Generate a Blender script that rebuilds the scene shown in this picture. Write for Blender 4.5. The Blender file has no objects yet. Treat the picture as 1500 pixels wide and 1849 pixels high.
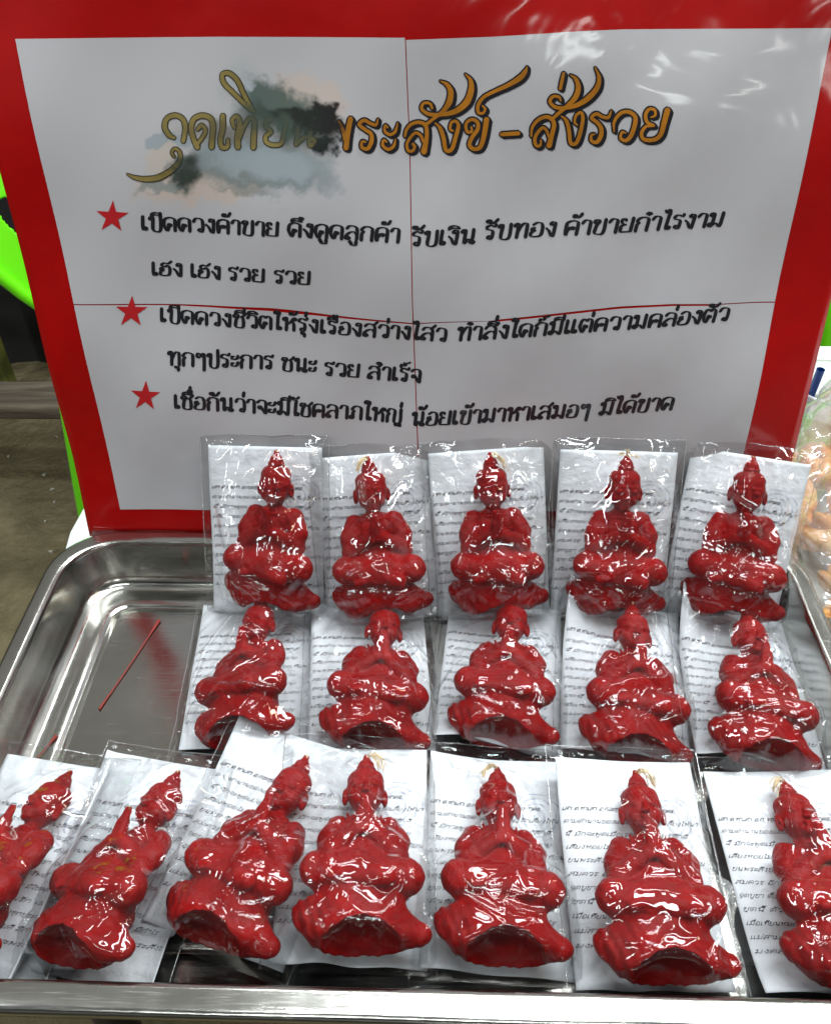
import bpy, math, random
import numpy as np
from mathutils import Matrix, Vector

R = math.radians
sc = bpy.context.scene
COL = sc.collection
rng = np.random.default_rng(7)

# ------------------------------------------------------------------ camera
FPX = 1560.0
CW = np.array([[0.99948209, -0.00818619, 0.03112128],
               [0.02865856, 0.66631153, -0.74512257],
               [-0.01463676, 0.74562855, 0.66620104]])
CAM = np.array([0.0, 0.0, 0.48])
cd = bpy.data.cameras.new("camera")
cam = bpy.data.objects.new("camera", cd)
COL.objects.link(cam)
cam.matrix_world = Matrix.Translation(Vector(CAM)) @ Matrix(CW.tolist()).to_4x4()
cd.sensor_fit = 'HORIZONTAL'
cd.sensor_width = 36.0
cd.lens = 36.0 * FPX / 1500.0
cd.clip_start = 0.01
cd.clip_end = 60
sc.camera = cam

# ------------------------------------------------------------------ light
sc.view_settings.view_transform = 'Standard'
sc.view_settings.look = 'None'
sc.view_settings.exposure = 0.0
sc.view_settings.gamma = 1.0
w = bpy.data.worlds.new("World")
sc.world = w
w.use_nodes = True
nt = w.node_tree
bg = nt.nodes['Background']
tc = nt.nodes.new('ShaderNodeTexCoord')
sp = nt.nodes.new('ShaderNodeSeparateXYZ')
rp = nt.nodes.new('ShaderNodeValToRGB')
nt.links.new(tc.outputs['Generated'], sp.inputs[0])
nt.links.new(sp.outputs[2], rp.inputs[0])
nt.links.new(rp.outputs[0], bg.inputs[0])
e = rp.color_ramp.elements
e[0].position = 0.0; e[0].color = (0.05, 0.05, 0.045, 1)
e[1].position = 0.6; e[1].color = (0.42, 0.41, 0.385, 1)
bg.inputs[1].default_value = 0.55

def area(name, loc, rot, sx, sy, power, col=(1, 1, 1)):
    l = bpy.data.lights.new(name, 'AREA')
    l.shape = 'RECTANGLE'; l.size = sx; l.size_y = sy; l.energy = power; l.color = col
    o = bpy.data.objects.new(name, l); COL.objects.link(o)
    o.location = loc
    o.rotation_euler = [R(q) for q in rot]
    return o
# fluorescent tubes of the stall: long lamps hung above and around the table
area("tube_lamp_front", (0.84, 0.79, 1.75), (-14, 0, 0), 1.9, 0.24, 52, (0.93, 0.98, 1.0))
area("tube_lamp_overhead", (0.35, 0.22, 1.80), (4, 0, 0), 1.5, 0.10, 18, (0.94, 0.98, 1.0))
area("tube_lamp_rear", (0.20, 1.62, 1.95), (-32, 0, 0), 1.6, 0.09, 15, (0.94, 1.0, 0.98))
area("tube_lamp_buyer", (-0.10, -0.75, 1.75), (30, 0, 0), 1.2, 0.06, 7, (0.95, 1.0, 0.98))
area("tube_lamp_left", (-1.45, -0.1, 1.5), (0, -44, 90), 1.3, 0.06, 24, (0.95, 0.98, 1.0))
area("tube_lamp_stall", (1.25, 0.30, 1.35), (0, 34, 90), 1.0, 0.05, 6, (1.0, 0.78, 0.56))
area("tube_lamp_far", (0.75, -4.2, 1.35), (75, 0, 0), 1.0, 0.16, 9, (0.95, 1.0, 0.96))
area("tube_lamp_far_right", (2.6, -4.0, 1.20), (75, 0, 10), 1.0, 0.07, 5, (1.0, 0.98, 0.93))

sc.cycles.use_denoising = True
sc.cycles.max_bounces = 14
sc.cycles.transparent_max_bounces = 48
sc.cycles.diffuse_bounces = 3
sc.cycles.glossy_bounces = 5
sc.cycles.transmission_bounces = 6
sc.cycles.caustics_reflective = False
sc.cycles.caustics_refractive = False
sc.cycles.sample_clamp_indirect = 4

# ------------------------------------------------------------------ helpers
def mesh_np(name, V, F, mats, smooth=True, mi=None):
    """V (n,3); F list of arrays of equal-size faces (k,3|4) or a single array"""
    V = np.asarray(V, dtype=np.float32)
    if isinstance(F, np.ndarray): F = [F]
    F = [np.asarray(f, dtype=np.int32) for f in F if len(f)]
    me = bpy.data.meshes.new(name)
    me.vertices.add(len(V)); me.vertices.foreach_set('co', V.ravel())
    loops = np.concatenate([f.ravel() for f in F])
    tot = np.concatenate([np.full(len(f), f.shape[1], np.int32) for f in F])
    st = np.concatenate([[0], np.cumsum(tot)[:-1]]).astype(np.int32)
    me.loops.add(len(loops)); me.loops.foreach_set('vertex_index', loops)
    me.polygons.add(len(tot)); me.polygons.foreach_set('loop_start', st)
    me.polygons.foreach_set('loop_total', tot)
    me.polygons.foreach_set('use_smooth', np.full(len(tot), smooth))
    for m in (mats if isinstance(mats, (list, tuple)) else [mats]):
        me.materials.append(m)
    if mi is not None: me.polygons.foreach_set('material_index', np.asarray(mi, np.int32))
    me.update(calc_edges=True)
    return me

def obj(name, me, parent=None):
    o = bpy.data.objects.new(name, me); COL.objects.link(o)
    if parent is not None: o.parent = parent
    return o

def tag(o, label=None, cat=None, group=None, kind=None):
    if label: o['label'] = label
    if cat: o['category'] = cat
    if group: o['group'] = group
    if kind: o['kind'] = kind
    return o

def empty(name, loc=(0, 0, 0), rot=None):
    o = bpy.data.objects.new(name, None); COL.objects.link(o)
    o.empty_display_size = 0.02
    o.location = loc
    if rot is not None: o.matrix_world = Matrix.Translation(Vector(loc)) @ rot.to_4x4()
    return o

def grid_faces(nu, nv, off=0):
    i, j = np.meshgrid(np.arange(nu - 1), np.arange(nv - 1), indexing='ij')
    a = (i * nv + j).ravel() + off
    return np.stack([a, a + nv, a + nv + 1, a + 1], 1)

def _lat(seed, n=64):
    return np.random.default_rng(seed).random((n, n)).astype(np.float32)
_L = {}
def vnoise(x, y, seed=0):
    if seed not in _L: _L[seed] = _lat(seed)
    L = _L[seed]; n = 64
    xi = np.floor(x).astype(int); yi = np.floor(y).astype(int)
    fx = x - xi; fy = y - yi
    fx = fx * fx * (3 - 2 * fx); fy = fy * fy * (3 - 2 * fy)
    a = L[xi % n, yi % n]; b = L[(xi + 1) % n, yi % n]; c = L[xi % n, (yi + 1) % n]; d = L[(xi + 1) % n, (yi + 1) % n]
    return (a * (1 - fx) + b * fx) * (1 - fy) + (c * (1 - fx) + d * fx) * fy
def fbm(x, y, seed=0, o=4):
    s = 0; a = 0.5; t = 0
    for k in range(o):
        s = s + a * vnoise(x * 2 ** k + 3.1 * k, y * 2 ** k + 1.7 * k, seed + k); t += a; a *= 0.5
    return s / t
def sstep(a, b, x):
    t = np.clip((x - a) / (b - a), 0, 1); return t * t * (3 - 2 * t)

# ---- materials
def mat(name):
    m = bpy.data.materials.new(name); m.use_nodes = True
    return m, m.node_tree, m.node_tree.nodes['Principled BSDF']
def node(t, typ, **kw):
    n = t.nodes.new(typ)
    for k, v in kw.items():
        if k in n.inputs.keys(): n.inputs[k].default_value = v
        else: setattr(n, k, v)
    return n
def coords(t, scale=(1, 1, 1), kind='Object', rot=(0, 0, 0)):
    c = t.nodes.new('ShaderNodeTexCoord'); m = t.nodes.new('ShaderNodeMapping')
    m.inputs['Scale'].default_value = scale; m.inputs['Rotation'].default_value = rot
    t.links.new(c.outputs[kind], m.inputs[0]); return m.outputs[0]
def noise(t, vec, scale, detail=4, rough=0.5, dist=0):
    n = node(t, 'ShaderNodeTexNoise'); n.inputs['Scale'].default_value = scale
    n.inputs['Detail'].default_value = detail; n.inputs['Roughness'].default_value = rough
    n.inputs['Distortion'].default_value = dist
    t.links.new(vec, n.inputs['Vector']); return n.outputs['Fac']
def ramp(t, fac, stops):
    r = t.nodes.new('ShaderNodeValToRGB'); t.links.new(fac, r.inputs[0])
    el = r.color_ramp.elements
    while len(el) < len(stops): el.new(0.5)
    for q, (p, c) in zip(el, stops):
        q.position = p; q.color = (c, c, c, 1) if isinstance(c, (int, float)) else (*c, 1)
    return r.outputs[0]
def bump(t, h, dist, strength=1.0, prev=None):
    b = t.nodes.new('ShaderNodeBump'); b.inputs['Distance'].default_value = dist
    b.inputs['Strength'].default_value = strength
    t.links.new(h, b.inputs['Height'])
    if prev is not None: t.links.new(prev, b.inputs['Normal'])
    return b.outputs[0]

def glossy_print(name, col, rough=0.5, coat=.7, cr=0.10, var=0.06):
    m, t, p = mat(name)
    v = coords(t)
    f = noise(t, v, 60, 5)
    c = ramp(t, f, [(0.3, tuple(x * (1 - var) for x in col)), (0.7, tuple(min(1, x * (1 + var)) for x in col))])
    t.links.new(c, p.inputs['Base Color'])
    p.inputs['Roughness'].default_value = rough
    p.inputs['Specular IOR Level'].default_value = 0.15
    p.inputs['Coat Weight'].default_value = coat
    p.inputs['Coat Roughness'].default_value = cr
    h = noise(t, v, 9, 3, 0.5, 0.6)
    h2 = noise(t, v, 45, 2, 0.5)
    b = bump(t, h, 0.006, 1.0)
    t.links.new(b, p.inputs['Coat Normal'])
    return m
M_board = glossy_print('red_board', (0.37, 0.0002, 0.0002))
M_sheet = glossy_print('poster_sheet', (0.50, 0.50, 0.52), var=0.02)
M_ink = glossy_print('black_ink', (0.014, 0.014, 0.018), rough=0.6, coat=0.8)
M_gold = glossy_print('gold_ink', (0.40, 0.155, 0.012), var=0.22)
M_olive = glossy_print('faded_gold_ink', (0.235, 0.185, 0.06), var=0.25)
M_brown = glossy_print('faded_outline_ink', (0.055, 0.048, 0.032), var=0.3)
M_star = glossy_print('star_red_ink', (0.46, 0.016, 0.02))
# stained sheet: colour attribute holds the watercolour stain
M_stain = glossy_print('stained_poster_sheet', (0.50, 0.50, 0.52), var=0.02)
t = M_stain.node_tree; p = t.nodes['Principled BSDF']
a = t.nodes.new('ShaderNodeAttribute'); a.attribute_name = 'stain'
t.links.new(a.outputs['Color'], p.inputs['Base Color'])

# wax
M_wax, t, p = mat('red_wax')
v = coords(t)
f = noise(t, v, 70, 5, 0.6)
c = ramp(t, f, [(0.25, (0.175, 0.0003, 0.0004)), (0.75, (0.29, 0.0008, 0.0006))])
t.links.new(c, p.inputs['Base Color'])
p.inputs['Subsurface Weight'].default_value = 0.25
p.inputs['Subsurface Radius'].default_value = (1.0, 0.12, 0.08)
p.inputs['Subsurface Scale'].default_value = 0.006
p.inputs['Specular IOR Level'].default_value = 0.10
rr = ramp(t, noise(t, v, 120, 3), [(0.3, 0.36), (0.75, 0.58)])
t.links.new(rr, p.inputs['Roughness'])
b = bump(t, noise(t, v, 220, 4, 0.6), 0.0004, 0.8)
b = bump(t, noise(t, v, 900, 2, 0.5), 0.00025, 0.7, b)
t.links.new(b, p.inputs['Normal'])

M_wick, t, p = mat('cotton_wick')
p.inputs['Base Color'].default_value = (0.72, 0.58, 0.36, 1); p.inputs['Roughness'].default_value = 0.9

# leaflet paper with a faint round ink stamp
M_paper, t, p = mat('white_leaflet_paper')
v = coords(t, kind='UV')
f = noise(t, v, 5, 4)
base = ramp(t, f, [(0.3, (0.76, 0.80, 0.84)), (0.7, (0.80, 0.84, 0.88))])
mp = node(t, 'ShaderNodeVectorMath', operation='SUBTRACT'); mp.inputs[1].default_value = (0.79, 1.08, 0)
t.links.new(v, mp.inputs[0])
ln = node(t, 'ShaderNodeVectorMath', operation='LENGTH'); t.links.new(mp.outputs[0], ln.inputs[0])
def mth(op, a, b=None, c=None):
    n = t.nodes.new('ShaderNodeMath'); n.operation = op
    for i, q in enumerate((a, b, c)):
        if q is None: continue
        if isinstance(q, (int, float)): n.inputs[i].default_value = q
        else: t.links.new(q, n.inputs[i])
    return n.outputs[0]
nz = noise(t, v, 9, 3)
rad = mth('ADD', ln.outputs['Value'], mth('MULTIPLY', mth('SUBTRACT', nz, 0.5), 0.035))
rings = mth('ABSOLUTE', mth('SINE', mth('MULTIPLY', rad, 78.0)))
line = mth('GREATER_THAN', rings, 0.86)
inside = mth('LESS_THAN', rad, 0.185)
brk = ramp(t, noise(t, v, 14, 5), [(0.42, 0.0), (0.62, 1.0)])
fac = mth('MULTIPLY', mth('MULTIPLY', line, inside), mth('MULTIPLY', brk, 0.55))
mx = t.nodes.new('ShaderNodeMix'); mx.data_type = 'RGBA'
t.links.new(fac, mx.inputs['Factor']); t.links.new(base, mx.inputs[6]); mx.inputs[7].default_value = (0.18, 0.24, 0.42, 1)
t.links.new(mx.outputs[2], p.inputs['Base Color'])
p.inputs['Roughness'].default_value = 0.7
b = bump(t, noise(t, v, 7, 4, 0.55, 0.3), 0.0022, 0.8)
t.links.new(b, p.inputs['Normal'])
M_textink, t, p = mat('leaflet_ink')
p.inputs['Base Color'].default_value = (0.035, 0.03, 0.045, 1); p.inputs['Roughness'].default_value = 0.6

# clear film
def film_mat(name, haze=0.008, rough=0.026, gain=1.35, bs=1.0):
    m = bpy.data.materials.new(name); m.use_nodes = True
    t = m.node_tree; t.nodes.clear()
    out = t.nodes.new('ShaderNodeOutputMaterial')
    tr = node(t, 'ShaderNodeBsdfTransparent'); tr.inputs[0].default_value = (0.985, 0.99, 0.99, 1)
    df = node(t, 'ShaderNodeBsdfDiffuse'); df.inputs[0].default_value = (0.85, 0.87, 0.88, 1)
    gl = node(t, 'ShaderNodeBsdfGlossy'); gl.inputs['Roughness'].default_value = rough
    fr = node(t, 'ShaderNodeFresnel'); fr.inputs['IOR'].default_value = 1.5
    v = coords(t)
    b = bump(t, noise(t, v, 26, 2, 0.4, 0.6), 0.0010 * bs, 1.0)
    t.links.new(b, gl.inputs['Normal'])
    mu = node(t, 'ShaderNodeMath', operation='MULTIPLY', use_clamp=True); t.links.new(fr.outputs[0], mu.inputs[0]); mu.inputs[1].default_value = gain
    mn = node(t, 'ShaderNodeMath', operation='MINIMUM'); t.links.new(mu.outputs[0], mn.inputs[0]); mn.inputs[1].default_value = 0.42
    m1 = t.nodes.new('ShaderNodeMixShader'); m1.inputs[0].default_value = haze
    t.links.new(tr.outputs[0], m1.inputs[1]); t.links.new(df.outputs[0], m1.inputs[2])
    m2 = t.nodes.new('ShaderNodeMixShader')
    t.links.new(mn.outputs[0], m2.inputs[0]); t.links.new(m1.outputs[0], m2.inputs[1]); t.links.new(gl.outputs[0], m2.inputs[2])
    t.links.new(m2.outputs[0], out.inputs[0])
    return m
M_film = film_mat('clear_film')
M_seam = film_mat('film_seam', haze=0.15, rough=0.10, gain=3.0)
M_foodfilm = film_mat('food_bag_film', haze=0.20, rough=0.07, gain=2.6)

# steel
def steel_mat(name, lo=0.10, hi=0.24):
    m, t, p = mat(name)
    v = coords(t)
    p.inputs['Metallic'].default_value = 1.0
    sm = noise(t, v, 9, 6, 0.6)
    c = ramp(t, sm, [(0.3, (0.50, 0.50, 0.465)), (0.7, (0.64, 0.64, 0.60))])
    sv = coords(t, (40, 900, 40), rot=(0, 0, R(-32)))
    scr = noise(t, sv, 1.0, 3, 0.6)
    vo = node(t, 'ShaderNodeTexVoronoi'); vo.inputs['Scale'].default_value = 75.0; t.links.new(v, vo.inputs['Vector'])
    spot = ramp(t, vo.outputs['Distance'], [(0.055, 1.0), (0.085, 0.0)])
    gate = ramp(t, noise(t, v, 23, 2), [(0.60, 0.0), (0.66, 1.0)])
    ml = node(t, 'ShaderNodeMath', operation='MULTIPLY'); t.links.new(spot, ml.inputs[0]); t.links.new(gate, ml.inputs[1])
    mx = t.nodes.new('ShaderNodeMix'); mx.data_type = 'RGBA'
    t.links.new(ml.outputs[0], mx.inputs['Factor']); t.links.new(c, mx.inputs[6]); mx.inputs[7].default_value = (0.04, 0.03, 0.025, 1)
    t.links.new(mx.outputs[2], p.inputs['Base Color'])
    r1 = ramp(t, noise(t, v, 14, 6, 0.65), [(0.3, lo), (0.75, hi)])
    r2 = ramp(t, scr, [(0.55, 0.0), (0.75, 0.10)])
    ad = node(t, 'ShaderNodeMath', operation='ADD'); t.links.new(r1, ad.inputs[0]); t.links.new(r2, ad.inputs[1])
    t.links.new(ad.outputs[0], p.inputs['Roughness'])
    b = bump(t, scr, 0.00006, 1.0)
    b = bump(t, noise(t, v, 14, 3), 0.0005, 1.0, b)
    t.links.new(b, p.inputs['Normal'])
    return m
M_steel = steel_mat('stainless_steel')
M_rim = steel_mat('worn_steel_rim', .14, .24)

# ------------------------------------------------------------------ sign plane (traced print is laid on the board)
TILT = R(10)
SP0 = np.array([0, 0.5135, 0.001]); SU = np.array([0, math.sin(TILT), math.cos(TILT)]); SN = np.array([0, -math.cos(TILT), math.sin(TILT)])
def sign_pt(P, lift):
    """photo survey points (x,y in photo pixels) -> points on the leaning board, lifted by `lift` metres, following its gentle waves"""
    P = np.atleast_2d(np.asarray(P, float))
    d = np.stack([P[:, 0] - 750, 924.5 - P[:, 1], np.full(len(P), -FPX)], 1) @ CW.T
    tt = ((SP0 - CAM) @ SN) / (d @ SN)
    X = CAM + d * tt[:, None]
    u = X[:, 0]; vv = (X - SP0) @ SU
    B = 0.0012 * np.sin(u * 31 + 1.1) * np.sin(vv * 17 + 0.5) + 0.0010 * np.sin(vv * 38 + u * 14) + 0.0006 * np.sin(u * 60 - vv * 45)
    B = B + 0.004 * np.exp(-((u - 0.03) / 0.16) ** 2) * np.sin(np.clip(vv / 0.40, 0, 1) * math.pi)
    return X + SN * (B + lift)[:, None]
def interp(xs, pts, ax=0):
    pts = np.asarray(pts, float); return np.interp(xs, pts[:, ax], pts[:, 1 - ax])

sign = empty('sign_board', (0, 0.515, 0)); tag(sign, 'red bordered white poster board with black and gold Thai lettering leaning behind the tray', 'sign')
def on_sign(name, V2, F, lift, m, attr=None, smooth=True, mi=None):
    V = sign_pt(V2, lift) - np.array([0, 0.515, 0])
    me = mesh_np(name, V, F, m, smooth, mi)
    return obj(name, me, sign)

# board with thickness
nu, nv = 110, 70
s_, t_ = np.meshgrid(np.linspace(0, 1, nu), np.linspace(0, 1, nv), indexing='ij')
TL, TR, BR, BL = map(np.array, ((-95., -90.), (1653., -90.), (1396., 969.), (163., 967.)))
P2 = ((TL * (1 - s_[..., None]) + TR * s_[..., None]) * (1 - t_[..., None]) + (BL * (1 - s_[..., None]) + BR * s_[..., None]) * t_[..., None]).reshape(-1, 2)
Vf = sign_pt(P2, 0.0); Vb = sign_pt(P2, -0.005)
n = nu * nv
F = [grid_faces(nu, nv)[:, ::-1], grid_faces(nu, nv, n)]
idx = np.arange(n).reshape(nu, nv)
loop = np.concatenate([idx[:-1, 0], idx[-1, :-1], idx[:0:-1, -1], idx[0, :0:-1]])
l2 = np.roll(loop, -1)
F.append(np.stack([loop, l2, l2 + n, loop + n], 1))
obj('backing_board', mesh_np('backing_board', np.vstack([Vf, Vb]) - np.array([0, 0.515, 0]), F, M_board), sign)

# four white sheets
VL = [(66, 732), (270, 740), (550, 745), (815, 755), (925, 757.5)]        # y, x
HL = [(135, 549), (318, 551), (374, 552.5), (486, 557.5), (590, 567.5), (742, 581)]
HR = [(742, 581), (887, 575), (999, 563), (1120, 551), (1213, 547), (1279, 548), (1372, 545)]
def Lx(y): return 27 + (y - 69) * (190 / 851.)
def Rx_(y): return np.interp(y, [50, 600, 814, 922], [1503, 1388, 1342, 1319])
def vx(y): return np.interp(y, [a[0] for a in VL], [a[1] for a in VL])
def hw(x): return np.interp(x, [135, 300, 440, 520, 600, 742, 880, 900, 1100, 1279, 1300, 1400], [1.0, 1.1, 2.0, 2.9, 1.6, .9, 0.1, 1.6, 1.5, .9, 0.05, 0.05])
def coons(nu, nv, left, right, top, bot):
    s, t = np.meshgrid(np.linspace(0, 1, nu), np.linspace(0, 1, nv), indexing='ij')
    sv = s[:, 0]; tv = t[0]
    T = top(sv); B = bot(sv); L = left(tv); Rr = right(tv)
    S = s[..., None]; Tt = t[..., None]
    P = (1 - Tt) * T[:, None] + Tt * B[:, None] + (1 - S) * L[None] + S * Rr[None] \
        - ((1 - S) * (1 - Tt) * T[0] + S * (1 - Tt) * T[-1] + (1 - S) * Tt * B[0] + S * Tt * B[-1])
    return P.reshape(-1, 2)
def st(a, b): return a[None] * 0 if False else None
def curve_x(x0, x1, fy): return lambda s: np.stack([x0 + (x1 - x0) * s, fy(x0 + (x1 - x0) * s)], 1)
def curve_y(y0, y1, fx): return lambda s: np.stack([fx(y0 + (y1 - y0) * s), y0 + (y1 - y0) * s], 1)
hl = lambda x: np.interp(x, [a[0] for a in HL], [a[1] for a in HL])
hr = lambda x: np.interp(x, [a[0] for a in HR], [a[1] for a in HR])
topL = lambda x: np.interp(x, [27, 400, 732], [69.5, 65.5, 67])
topR = lambda x: np.interp(x, [735, 895, 1050, 1125, 1500], [71, 65, 55, 52, 50])
g = 0.9
PTL = coons(300, 210, curve_y(69.5, 548, Lx), curve_y(67, 579.5, lambda y: vx(y) - g), curve_x(27, 732 - g, topL), curve_x(Lx(548), 744.5, lambda x: hl(x) - hw(x)))
def sheet(name, P, nu, nv, m):
    return on_sign(name, P, grid_faces(nu, nv)[:, ::-1], 0.0003, m)
o = sheet('poster_sheet', PTL, 300, 210, M_stain)
# watercolour stain on the first sheet (spilled water over the print)
x, y = PTL[:, 0], PTL[:, 1]
wx = x + 46 * (fbm(x / 26, y / 26, 11, 5) - .5) + 16 * (fbm(x / 7, y / 7, 31, 3) - .5); wy = y + 46 * (fbm(x / 26, y / 26, 21, 5) - .5) + 16 * (fbm(x / 7, y / 7, 41, 3) - .5)
col = np.tile(np.array([0.50, 0.50, 0.52]), (len(x), 1))
def blob(cx, cy, rx, ry, ang, c, al, lo=1.0, hi=0.75):
    global col
    ca, sa = math.cos(R(ang)), math.sin(R(ang))
    dx, dy = wx - cx, wy - cy
    q = np.sqrt(((dx * ca + dy * sa) / rx) ** 2 + ((-dx * sa + dy * ca) / ry) ** 2)
    m = (1 - sstep(hi, lo, q)) * al
    col = col * (1 - m[:, None]) + np.array(c) * m[:, None]
blob(560, 185, 90, 62, 25, (0.60, 0.47, 0.38), .55, 1.0, .55)
blob(360, 335, 150, 42, -4, (0.60, 0.47, 0.38), .6, 1.0, .6)
blob(290, 285, 42, 32, 0, (0.56, 0.47, 0.36), .5, 1.0, .5)
blob(440, 160, 52, 75, 0, (0.34, 0.42, 0.42), .45, 1.0, .2)
blob(505, 190, 100, 50, 22, (0.06, 0.10, 0.085), .9, 1.0, .5)
blob(452, 150, 26, 12, 20, (0.42, 0.47, 0.52), .8, 1.0, .3)
blob(300, 252, 48, 18, -8, (0.27, 0.34, 0.38), .7, 1.0, .7)
blob(470, 295, 150, 58, 6, (0.15, 0.20, 0.20), .85, 1.05, .6)
blob(475, 288, 140, 47, 8, (0.34, 0.40, 0.43), .85, 1.0, .5)
blob(395, 232, 110, 30, 3, (0.36, 0.34, 0.30), .5, 1.0, .3)
blob(335, 318, 40, 40, -35, (0.04, 0.06, 0.05), .92, 1.0, .35)
blob(290, 340, 62, 14, -8, (0.22, 0.27, 0.27), .75, 1.0, .45)
blob(440, 345, 90, 9, 9, (0.16, 0.19, 0.18), .5, 1.0, .4)
blob(592, 330, 34, 22, 0, (0.25, 0.30, 0.33), .5, 1.0, .4)
blob(552, 212, 82, 27, 10, (0.010, 0.011, 0.009), .97, 1.0, .5)
blob(594, 256, 30, 28, 0, (0.015, 0.02, 0.02), .95, 1.0, .5)
blob(592, 205, 32, 22, 20, (0.015, 0.015, 0.014), .95, 1.0, .6)
ca = o.data.color_attributes.new('stain', 'FLOAT_COLOR', 'POINT')
ca.data.foreach_set('color', np.hstack([col, np.ones((len(col), 1))]).astype(np.float32).ravel())

sheet('poster_sheet', coons(80, 60, curve_y(71, 580, lambda y: vx(y) + g), curve_y(50, 545, Rx_), curve_x(733 + g, 1503, topR), curve_x(746.5, 1400, lambda x: hr(x) - hw(x))), 80, 60, M_sheet)
sheet('poster_sheet', coons(60, 50, curve_y(550, 920, Lx), curve_y(582, 921, lambda y: vx(y) - g), curve_x(Lx(550), 744.6, lambda x: hl(x) + hw(x)), curve_x(217, 756.5, lambda x: 920 + 0 * x)), 60, 50, M_sheet)
sheet('poster_sheet', coons(60, 50, curve_y(582, 922, lambda y: vx(y) + g), curve_y(547, 922, Rx_), curve_x(746.6, 1400, lambda x: hr(x) + hw(x)), curve_x(758.5, 1319, lambda x: 922 + 0 * x)), 60, 50, M_sheet)

# ------------------------------------------------------------------ pen strokes
def spline(P, k=5):
    P = np.asarray(P, float)
    if len(P) < 3: 
        s = np.linspace(0, 1, k + 1)[:, None]; return P[0] + (P[-1] - P[0]) * s
    Q = np.vstack([2 * P[0] - P[1], P, 2 * P[-1] - P[-2]])
    out = []
    for i in range(1, len(Q) - 2):
        p0, p1, p2, p3 = Q[i - 1:i + 3]
        for s in np.arange(k) / k:
            out.append(0.5 * (2 * p1 + (p2 - p0) * s + (2 * p0 - 5 * p1 + 4 * p2 - p3) * s * s + (3 * p1 - p0 - 3 * p2 + p3) * s ** 3))
    out.append(P[-1]); return np.array(out)
class Pen:
    def __init__(s): s.V = []; s.F = []; s.n = 0; s.L = []
    def ribbon(s, C, W, cap=True, layer=0.0):
        T = np.gradient(C, axis=0); ln = np.linalg.norm(T, axis=1); ln[ln < 1e-9] = 1; T = T / ln[:, None]
        N = np.stack([-T[:, 1], T[:, 0]], 1)
        W = np.broadcast_to(np.asarray(W, float), (len(C),)) / 2
        if cap:
            C = np.vstack([C[0] - T[0] * W[0] * .75, C, C[-1] + T[-1] * W[-1] * .75]); N = np.vstack([N[0], N, N[-1]])
            W = np.concatenate([[W[0] * .45], W, [W[-1] * .45]])
        A = C + N * W[:, None]; B = C - N * W[:, None]
        k = len(C); V = np.stack([A, B], 1).reshape(-1, 2)
        a = np.arange(k - 1) * 2 + s.n
        s.V.append(V); s.F.append(np.stack([a, a + 2, a + 3, a + 1], 1)); s.L.append(np.full(len(V), layer)); s.n += 2 * k
    def nib(s, C, N, m, ang=0.15):
        T = np.gradient(C, axis=0); ln = np.linalg.norm(T, axis=1); ln[ln < 1e-9] = 1; T = T / ln[:, None]
        cr = np.abs(T[:, 0] * math.sin(ang) - T[:, 1] * math.cos(ang))
        s.ribbon(C, np.sqrt((N * cr) ** 2 + m * m))
    def get(s): return np.vstack(s.V), np.vstack(s.F), np.concatenate(s.L)

# hand-made stroke alphabet: advance, strokes in tenths of the letter height
def S(txt): return [[tuple(float(q) for q in p.split(',')) for p in st_.split()] for st_ in txt.split('|')]
G = {}
def gl(ch, adv, txt): G[ch] = (adv, S(txt))
TLP = '2.8,8 1.7,7.6 1,8.6 1.7,9.8 2.8,9.2 2.8,'
gl('ก', 8.2, '1.4,0 1.4,4.5 2.2,6.2 1.1,7.4 2.4,9.5 4.5,10 6.5,9 7,7 7,0')
gl('ข', 7.8, '2.9,8.2 1.8,7.4 1,8.4 1.6,9.7 3,9.8 3.4,8.4 2.6,6.6 2.2,5 2.2,0.2 6.3,0.2 6.5,10')
gl('ค', 8.2, '4,5.8 5,5.2 4.6,4 3.5,4 3.2,5.2 1.9,2.6 1.5,0 1.1,4 1.4,8.5 4,10 6.5,9 7,6 7,0')
gl('ง', 6.4, '4.2,8.1 3.2,7.8 2.9,8.9 3.8,9.9 5,9.2 5.1,7 4.9,0.3 3.8,0.3 2.4,3.6 0.8,5.6')
gl('จ', 7.2, '0.9,8.2 2.6,9.8 4.8,9.8 6,8 6.1,4 6,0 4.6,2 3.4,4.2 2.6,5.3 1.8,4.4 2.3,3.3 3.4,3.7')
gl('ช', 7.8, '2.9,8.2 1.8,7.4 1,8.4 1.6,9.7 3,9.8 3.4,8.4 2.6,6.6 2.2,5 2.2,0.2 6.2,0.2 6.3,6.5 5.4,8 6.2,8.8 7.8,10.8')
gl('ญ', 10.4, '1.2,0 1.2,4.5 2,6.2 1,7.4 2,9.5 3.6,10 5.2,9 5.5,7 5.5,0.2 9,0.2 9,10|5.8,-1.4 6.8,-2.6 7.8,-1.6 9,-2.8 9.2,-1.4')
gl('ด', 8.2, '3.0,4.4 3.9,5.2 4.7,4.3 4,3.3 3.1,4 3.4,2.4 2.5,0 1.0,3.4 0.8,5 1.3,8.5 4,10 6.6,8.8 7,6 7,0')
gl('ต', 8.4, '3.0,4.4 3.9,5.2 4.7,4.3 4,3.3 3.1,4 3.4,2.4 2.5,0 1.0,3.4 0.8,5 1.3,8.8 2.8,10 4.1,8.6 5.4,10 6.8,8.8 7.2,6 7.2,0')
gl('ถ', 8.2, '1.8,2.4 0.9,1.4 1.6,0.1 2.6,1 2.4,4.5 2.8,6.2 1.6,7.4 2.8,9.5 4.5,10 6.5,9 7,7 7,0')
gl('ท', 8.6, TLP + '0|2.8,4 4.4,8.6 6.2,10 7.3,8.4 7.4,0')
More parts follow.
